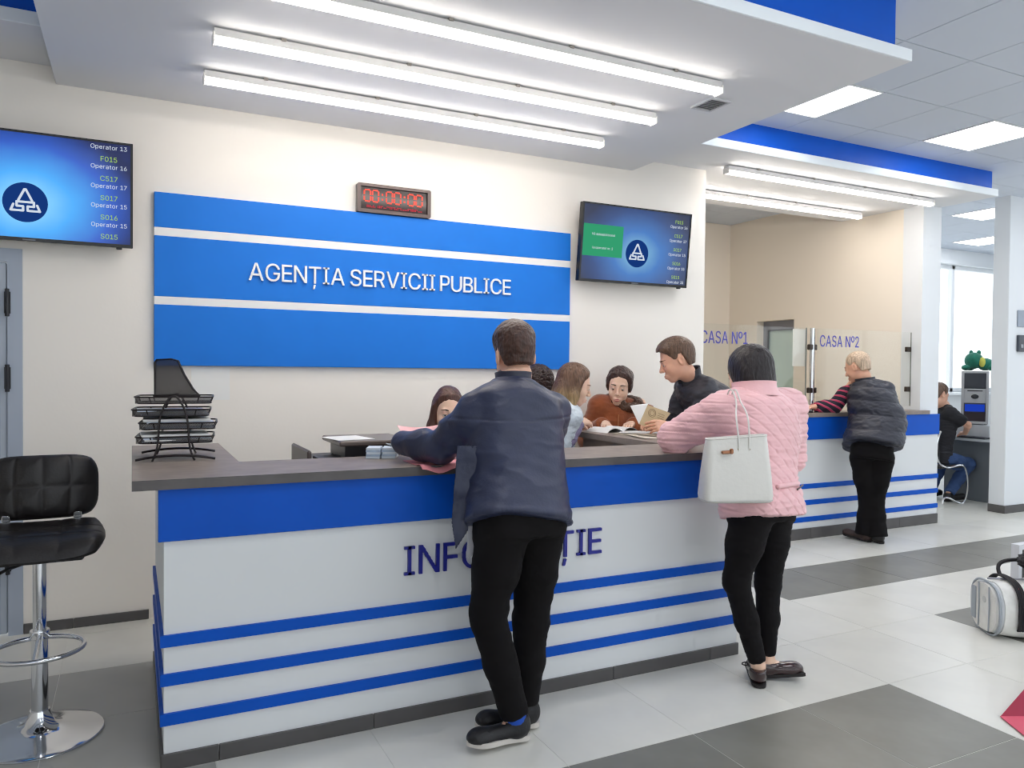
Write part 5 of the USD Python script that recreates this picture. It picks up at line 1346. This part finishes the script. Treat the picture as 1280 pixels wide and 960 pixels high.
# tote bag on her shoulder
M_tote = mat('white_tote_leather', (222, 220, 214), .36, bump=(50, .1), vary=(4, .03))
tb = thing('tote_bag', "white leather tote bag hanging from the pink-jacketed woman's shoulder", 'bag', loc=(2.455, 2.655, .915), rz=-21)
def tote_loft():
    rows_ = []
    for z, w, d in ((0, .150, .052), (.006, .158, .060), (.03, .163, .062), (.12, .156, .056), (.22, .147, .044), (.288, .140, .030), (.292, .138, .028)):
        P = np.array(rbox(2 * w, 2 * d, min(d * .8, .03), 4).exterior.coords)[:-1]
        rows_.append(np.column_stack([P, np.full(len(P), z + (0 if z < .25 else .010 * (P[:, 0] / w)))]))
    v = np.array(rows_); K, N = v.shape[:2]; idx = np.arange(K * N).reshape(K, N); nx = np.roll(idx, -1, 1)
    q = np.stack([idx[:-1], nx[:-1], nx[1:], idx[1:]], -1).reshape(-1, 4)
    f = [q[:, [0, 1, 2]], q[:, [0, 2, 3]]]
    v = np.vstack([v.reshape(-1, 3), [0, 0, 0], [0, 0, .262]])
    f.append(np.stack([np.full(N, len(v) - 2), nx[0], idx[0]], 1)); f.append(np.stack([np.full(N, len(v) - 1), idx[-1], nx[-1]], 1))
    return trimesh.Trimesh(v, np.vstack(f), process=False)
obj('body', tote_loft(), M_tote, tb, 40)
obj('rim', tube([[*p, .293 + .010 * p[0] / .14] for p in np.array(rbox(.278, .058, .024, 4).exterior.coords)[:-1]], .004, 6, closed=True), M_tote, tb, 50)
for x in (-.002, .048):
    top = V(.045 + x * .4, .165, .487)
    y = -.032
    obj('strap', tube(smooth_path([(x, y, .20), (x, y - .002, .292), (x + .012, .03, .40), top + V(0, -.045, -.03), top + V(0, .0, .012), top + V(0, .06, -.01)], 30), .0038, 6), M_tote, tb, 50)
    obj('strap_ring', bx(x - .006, x + .006, y - .008, y + .002, .215, .245, .002), mat('brass', (150, 128, 92), .3, metal=1), tb, False)
obj('clasp', cat_([rot(bx(-.075, -.02, -.060, -.046, .225, .240, .004), -3, (0, 1, 0)), bx(-.05, -.035, -.066, -.050, .222, .246, .004)]), mat('clasp_bronze', (160, 112, 84), .3, metal=.8), tb, False)
obj('bottom_seam', tube([[*p, .012] for p in np.array(rbox(.322, .124, .03, 4).exterior.coords)[:-1]], .0022, 5, closed=True), mat('tote_seam', (190, 188, 184), .5), tb, 50)

# --- older man in the puffer vest
M_vest = mat('dark_puffer_cloth', (44, 46, 58), .42, bump=(60, .15))
P8 = Person('older balding man in a dark puffer vest and striped sleeves at the cash counter', (5.92, 4.70), J_8, (-10, 22, 0), sk_c, hk=1.1,
            hand={'L': (V(-.95, .0, -.05), V(0, 0, 1), {'curl': .35}), 'R': (V(-.7, .6, 0), V(0, 0, 1), {'curl': .3})})
P8.body(hs=.004, head_step=.004); P8.face(mat('brow_grey', (150, 140, 130), .8), lipn)
stripe_mat = usdkit.material(stage, '/World/Looks/striped_knit', {'tc': ('texture_coordinate', {}), 'sx': ('separate_xyz', {}), 'a': ('math', {'math_type': 'multiply_add', 'value2': .55, 'value3': 0.0}), 'b': ('math', {'math_type': 'add'}),
    'c': ('math', {'math_type': 'multiply', 'value2': 17.0}), 'd': ('math', {'math_type': 'fraction'}), 'r': ('rgb_ramp', {'interpolate': False, 'ramp': [(0, srgb(34, 28, 44)), (.58, srgb(190, 62, 96)), (.86, srgb(200, 120, 140)), (.92, srgb(34, 28, 44))]}), 'p': ('principled_bsdf', {'roughness': .85})},
    [('tc.object', 'sx.vector'), ('sx.x', 'a.value1'), ('sx.z', 'b.value1'), ('a.value', 'b.value2'), ('b.value', 'c.value1'), ('c.value', 'd.value1'), ('d.value', 'r.fac'), ('r.color', 'p.base_color')], surface='p.BSDF')
P8.jacket('striped_sweater', stripe_mat, g=.012, sl=(.064, .062, .046), step=.009, W=(.17, .165, .17, .13, .07), D=(.125, .125, .125, .10, .07), hem=P8.J['pel'] + V(0, 0, .10), fold=.004, seed=4)
def puff(m):
    v = m.vertices; n = np.asarray(meshkit.arrays(m, True)[2])
    t = np.abs(np.sin(math.pi * (v[:, 2] / .125 + .12 * np.sin(v[:, 0] * 9))))
    m.vertices = v + n * ((t ** .6 - .6) * .013)[:, None]
P8.jacket('puffer_vest', M_vest, g=.058, sl=(.078, .066, .05), step=.008, W=(.190, .188, .170, .130, .068), D=(.150, .155, .145, .110, .065), hem=P8.J['pel'] + V(0, 0, .03), fold=.009, freq=(10, 10, 16), seed=5, post=puff, short=.06, k=.07)
P8.collar(M_vest, h=.055, r=.078, t=.018, gap=1.0)
P8.trousers(M_blackt, rs=(.100, .090, .078, .072, .078), W=.172, D=.13, fold=.006, freq=(6, 6, 11), seed=3, cuff=-.03)
M_brown_sh = mat('brown_shoe', (58, 40, 36), .4)
P8.shoe('L', M_brown_sh, M_soled, L=.27); P8.shoe('R', mat('black_shoe', (24, 22, 24), .4), M_soled, L=.27)
cap_hair(P8, hair_mat('hair_white_short', (200, 176, 152)), front=.10, side=-.0, back=-.05, thick=.005, amp=.001, freq=(80, 80, 80))
wl = obj('wallet', bx(-.055, .055, -.04, .04, 0, .018, .004), mat('wallet_black', (22, 20, 22), .5), None, False, "small black wallet under the older man's hand on the cash counter", 'wallet', loc=(5.47, 5.03, 1.1385))

# --- man in the dark jacket reading a brochure
M_char = mat('charcoal_jacket_cloth', (52, 52, 60), .6, bump=(90, .15), vary=(5, .06))
P6 = Person('dark haired man in a charcoal jacket reading a brochure at the side worktop', (3.72, 4.14), J_6, (-60, 24, 0), sk_c, hk=1.12,
            hand={'L': (V(-.80, .10, .03), V(-.15, -.9, .45), {'curl': [.42, .48, .52, .6], 'thumb': (.55, .3)}), 'R': (V(-.9, -.3, 0), V(0, .3, .9), {'curl': .5})})
P6.body(step=.014); P6.face(br_b, lipn, closed=.8)
P6.jacket('jacket', M_char, g=.032, sl=(.078, .070, .054), step=.0068, W=(.18, .165, .175, .172, .075), D=(.128, .13, .135, .12, .07), fold=.008, freq=(8, 8, 20), seed=12, cuff=.02)
P6.collar(M_char, h=.080, r=.072, t=.012, gap=1.0, flare=1.10)
cj = P6.J
P6.put('chest_pocket', mv(rot(rbox(.11, .09, .01).__class__ and prism(rbox(.11, .09, .01), .004, 'y'), -52, (0, 0, 1)), *(cj['chest'] + V(-.135, -.085, .03))), M_char)
P6.put('pocket_zip', mv(rot(bx(-.04, .02, -.003, .003, -.002, .002), -52, (0, 0, 1)), *(cj['chest'] + V(-.139, -.09, .045))), mat('zip_silver', (160, 160, 164), .3, metal=1))
P6.trousers(mat('dark_denim', (44, 52, 76), .8, bump=(150, .2)), seed=5)
P6.shoe('L', M_sneak, M_soled); P6.shoe('R', M_sneak, M_soled)
cap_hair(P6, hair_mat('hair_brown_cropped', (98, 74, 58)), front=.088, side=-.012, back=-.055, thick=.012, crown=.006, sidecut=.6, amp=.002, freq=(60, 60, 60))
br = thing('brochure', 'beige brochure with a round stamp held in the hand of the man in charcoal', 'brochure', loc=(3.012, 4.02, 1.192))
def leaf(a, b, c, d, t=.0018): return quad(a, b, c, d, t)
bb = [V(-.100, .01, -.030), V(.020, -.02, -.079), V(.127, -.02, .038), V(-.027, .02, .092)]
obj('cover', leaf(*bb), mat('brochure_beige', (198, 176, 138), .6, vary=(14, .06)), br, False)
nn = unit(np.cross(bb[1] - bb[0], bb[3] - bb[0])); ux = unit(bb[2] - bb[3]); uy = np.cross(nn, ux)
if nn[1] > 0: nn = -nn
M_ink = mat('brochure_ink', (120, 98, 70), .7)
ctr = .25 * sum(bb) + .030 * uy * (1 if uy[2] > 0 else -1) - .02 * ux - V(0, .0, 0)
for r in (.026, .017):
    obj('stamp_ring', tube([ctr + nn * .003 + r * (math.cos(a) * ux + math.sin(a) * uy) for a in np.linspace(0, 2 * math.pi, 28, endpoint=False)], .0016, 5, closed=True), M_ink, br, 50)
for k in range(3):
    c0 = ctr + nn * .003 + ux * .042 + uy * (.012 - .014 * k)
    obj('printed_line', tube([c0, c0 + ux * .045], .0013, 5), M_ink, br, 50)
obj('open_page', leaf(V(-.157, .03, .088), V(-.100, .012, -.030), V(-.027, .022, .092), V(-.014, .03, .102)), M_paper, br, False)

# --- woman in the brown suede coat
M_suede = mat('brown_suede', (142, 74, 36), .9, bump=(40, .3), vary=(6, .18), sheen=.4)
P5 = Person('woman in a brown suede coat with dark fur collar leafing through papers', (3.25, 4.80), J_5, (220, 12, 5), sk_b, fem=True, hk=1.08,
            hand={'R': (V(-.45, -.75, -.12), V(0, 0, 1), {'curl': .4}), 'L': (V(-.6, -.5, -.05), V(0, 0, 1), {'curl': .4})})
P5.body(step=.014); P5.face(br_d, lipm, closed=.78)
P5.jacket('suede_coat', M_suede, g=.036, sl=(.080, .072, .056), step=.0075, W=(.17, .155, .165, .165, .075), D=(.13, .125, .13, .115, .07), hem=P5.J['pel'] + V(0, 0, -.22), fold=.006, freq=(8, 8, 16), seed=15, cuff=.02)
for x in (-.085, .085):
    P5.put('seam_piping', tube(smooth_path([P5.J['chest'] + P5.us * -x + V(0, -.168, .07), P5.J['chest'] + P5.us * -x * 1.05 + V(0, -.172, -.04), P5.J['chest'] + P5.us * -x + V(.01, -.165, -.16)], 12), .0028, 5), mat('suede_seam', (190, 128, 84), .8))
def fur(P, mt):
    c = P.J['neck'] + V(0, -.01, .012)
    a = np.linspace(0, 2 * math.pi, 40, endpoint=False)
    pth = [c + V(.105 * math.cos(t), .095 * math.sin(t) - .035 * (math.sin(t) < 0) , .02 * math.sin(t) - .015 + (-.025 if math.sin(t) < -.8 else 0)) for t in a]
    m = tube(pth, .032, 18, closed=True)
    m = trimesh.Trimesh(*trimesh.remesh.subdivide_to_size(m.vertices, m.faces, .012)); folds(m, .010, (70, 70, 70), 6); 
    P.put('fur_collar', m, mt)
fur(P5, hair_mat('fur_dark', (84, 56, 40)))
P5.trousers(M_blackt, seed=6); P5.shoe('L', M_soled, M_soled, L=.25); P5.shoe('R', M_soled, M_soled, L=.25)
def updo(q, d):
    b = smin(ell(q, (.035, -.075, .065), (.045, .04, .045)), ell(q, (-.04, -.07, .06), (.042, .04, .045)), .02)
    w = smin(ell(q, (.070, .005, .02), (.018, .04, .05)), ell(q, (-.070, .005, .02), (.018, .04, .05)), .01)
    return smin(smin(d, b, .02), w, .015)
cap_hair(P5, hair_mat('hair_dark_brown', (66, 43, 36)), front=.092, side=-.0, back=-.06, thick=.012, part=1, extra=updo, amp=.006, freq=(34, 34, 34), seed=7)

# --- young woman with long fair-ended hair
P4 = Person('young woman with long brown to blond hair in a pale cardigan, seen in profile', (2.46, 4.40), J_4, (112, 20, 0), sk_b, fem=True, hk=1.06,
            hand={'R': (V(.75, .15, .12), V(-.1, -.5, .8), {'curl': .55, 'thumb': (.5, .3)}), 'L': (V(.8, -.3, 0), V(0, 0, 1), {'curl': .4})})
P4.body(step=.014); P4.face(br_b, lipm, closed=.7)
P4.jacket('sweater', mat('lavender_knit', (140, 132, 164), .9, bump=(90, .3)), g=.012, sl=(.054, .050, .040), step=.009, W=(.145, .125, .145, .15, .07), D=(.11, .10, .115, .10, .065), seed=2)
P4.jacket('cardigan', mat('pale_blue_cardigan', (206, 218, 228), .85, bump=(60, .3), vary=(16, .12)), g=.030, sl=(.066, .060, .05), step=.008, W=(.15, .13, .145, .15, .07), D=(.115, .105, .115, .10, .065), hem=P4.J['pel'] + V(0, 0, -.15), short=.9, seed=7, fold=.006)
P4.trousers(M_blackt, rs=(.088, .076, .058, .052, .048), W=.155, seed=6); P4.shoe('L', M_soled, M_soled, L=.24, w=.04); P4.shoe('R', M_soled, M_soled, L=.24, w=.04)
def longhair(P, reach, wide=.088):
    def e(q, d):
        s = smin(ell(q, (0, -.035, -.02), (wide, .085, .10)), ell(q, (0, -.065, -.13), (wide * 1.08, .055, .13)), .04)
        for sd in (-1, 1):
            s = smin(s, chain(q, [V(sd * .070, .012, .03), V(sd * .082, .012, -.07), V(sd * .085, .02, -.16), V(sd * .075, .04, -reach)], [.024, .026, .027, .012], .02), .02)
        s = smax(s, -ell(q, (0, .115, -.03), (.060, .085, .10)), .012)
        return smin(d, s, .012)
    return e
zt = P4.J['head'][2]
cap_hair(P4, hair_mat('hair_ombre', (104, 76, 58), (206, 178, 128), zt - .20, zt + .0), front=.092, side=-.02, back=-.08, thick=.012, part=1, extra=longhair(P4, .30), amp=.004, freq=(55, 55, 5), seed=5, ear=False)

# --- colleague half hidden behind the man in navy
P3 = Person('person with short dark curly hair half hidden behind the man in navy', (2.47, 4.80), J_3, (-40, 24, 0), sk_b, fem=True, hk=1.03)
P3.body(step=.016, head_step=.0045, hs=.004); P3.face(br_d, lipm)
P3.jacket('blouse', mat('white_blouse', (226, 226, 230), .7), g=.014, sl=(.058, .052, .042), step=.009, W=(.15, .13, .15, .155, .07), D=(.11, .105, .115, .10, .065), seed=4)
P3.trousers(M_blackt, seed=6); P3.shoe('L', M_soled, M_soled, L=.24, w=.04); P3.shoe('R', M_soled, M_soled, L=.24, w=.04)
cap_hair(P3, hair_mat('hair_curly_dark', (52, 34, 30)), front=.08, side=-.02, back=-.07, thick=.018, amp=.009, freq=(55, 55, 55), seed=8)

# --- seated young woman behind the counter
P2 = Person('young woman with long dark brown hair sitting low behind the counter', (1.53, 4.12), J_2, (192, 4, 3), sk_b, fem=True, hk=1.03,
            hand={'R': (V(-.1, -.6, .5), V(0, .6, .6), {'curl': .5}), 'L': (V(-.3, -.9, 0), V(0, 0, 1), {'curl': .3})})
P2.body(step=.016, hs=.004); P2.face(br_d, lipm, closed=.6)
P2.jacket('blouse', mat('white_blouse', (226, 226, 230), .7), g=.014, sl=(.058, .052, .042), step=.009, W=(.15, .13, .15, .155, .07), D=(.11, .105, .115, .10, .065), seed=9)
P2.trousers(M_blackt, rs=(.09, .08, .062, .055, .05), seed=6); P2.shoe('L', M_soled, M_soled, L=.24, w=.04); P2.shoe('R', M_soled, M_soled, L=.24, w=.04)
def bump_top(q, d):
    d = longhair(P2, .26, .080)(q, d)
    return smin(d, ell(q, (-.0, -.035, .115), (.05, .05, .030)), .025)
cap_hair(P2, hair_mat('hair_chestnut', (84, 52, 42)), front=.092, side=-.02, back=-.08, thick=.012, extra=bump_top, amp=.003, freq=(55, 55, 5), seed=6, ear=False)
ch = thing('office_chair', 'dark office chair under the seated young woman behind the counter', 'chair', loc=(1.53, 4.18, 0))
obj('seat', quilt_pad(.46, .44, .09, 1, 1, groove=0).apply_translation((0, 0, .46)), M_dark, ch, 50)
obj('backrest', rot(quilt_pad(.42, .40, .07, 1, 1, groove=0), 90, (1, 0, 0)).apply_translation((0, .27, .78)), M_dark, ch, 50)
obj('column', cat_([tube([(0, 0, .09), (0, 0, .44)], .028, 14), tube([(0, .10, .43), (0, .27, .48), (0, .30, .75)], .016, 8)]), M_dark, ch, 40)
for k in range(5):
    a = k * 2 * math.pi / 5
    lg = obj('leg', tube([(0, 0, .10), (.26 * math.cos(a), .26 * math.sin(a), .065)], [.022, .014], 8), M_dark, ch, 40)
    obj('caster', ball((.26 * math.cos(a), .26 * math.sin(a), .030), (.022, .022, .030), 2), M_dark, lg, 40)

# --- seated man in the back room
P9 = Person('man in a black t-shirt and blue jeans sitting at the back room desk', (8.52, 5.84), J_9, (100, 18, 0), sk_a, hk=1.05,
            hand={'R': (V(.6, .6, 0), V(0, 0, 1), {'curl': .3}), 'L': (V(.8, -.3, 0), V(0, 0, 1), {'curl': .3})})
P9.body(step=.014, hs=.004, head_step=.0045, forearm=.16); P9.face(br_d, lipn)
P9.jacket('t_shirt', mat('black_jersey', (30, 30, 36), .85), g=.022, sl=(.070, .066, .05), step=.008, short=.72, seed=3, fold=.006)
P9.trousers(mat('blue_denim', (52, 78, 124), .8, bump=(150, .2), vary=(6, .15)), rs=(.098, .088, .072, .062, .058), seed=7, cuff=.01)
P9.shoe('L', M_sneak, M_soled); P9.shoe('R', M_sneak, M_soled)
cap_hair(P9, hair_mat('hair_brown_cropped', (98, 74, 58)), front=.088, side=-.01, back=-.06, thick=.009, amp=.002, freq=(60, 60, 60))
c9 = thing('visitor_chair', 'chrome framed chair under the man in the back room', 'chair', loc=(8.46, 5.84, 0))
obj('seat', bx(-.22, .22, -.23, .23, .415, .455, .015), M_dark, c9, False)
obj('backrest', rot(bx(-.02, .02, -.22, .22, 0, .40, .012), -8, (0, 1, 0)).apply_translation((-.23, 0, .50)), M_dark, c9, False)
for s in (-1, 1):
    obj('frame', tube(smooth_path([(-.20, s * .24, .02), (.10, s * .24, .012), (.20, s * .24, .02), (.225, s * .24, .06), (.225, s * .24, .36), (.19, s * .24, .42), (-.1, s * .24, .43), (-.22, s * .24, .46), (-.25, s * .24, .85)], 50), .011, 8), M_chrome, c9, 40)
kb = obj('keyboard', bx(-.06, .06, -.17, .17, 0, .022, .005), mat('keyboard_dark', (52, 56, 66), .5), None, False, 'dark keyboard lying at the front edge of the back room desk', 'keyboard', loc=(8.895, 5.66, .7455))
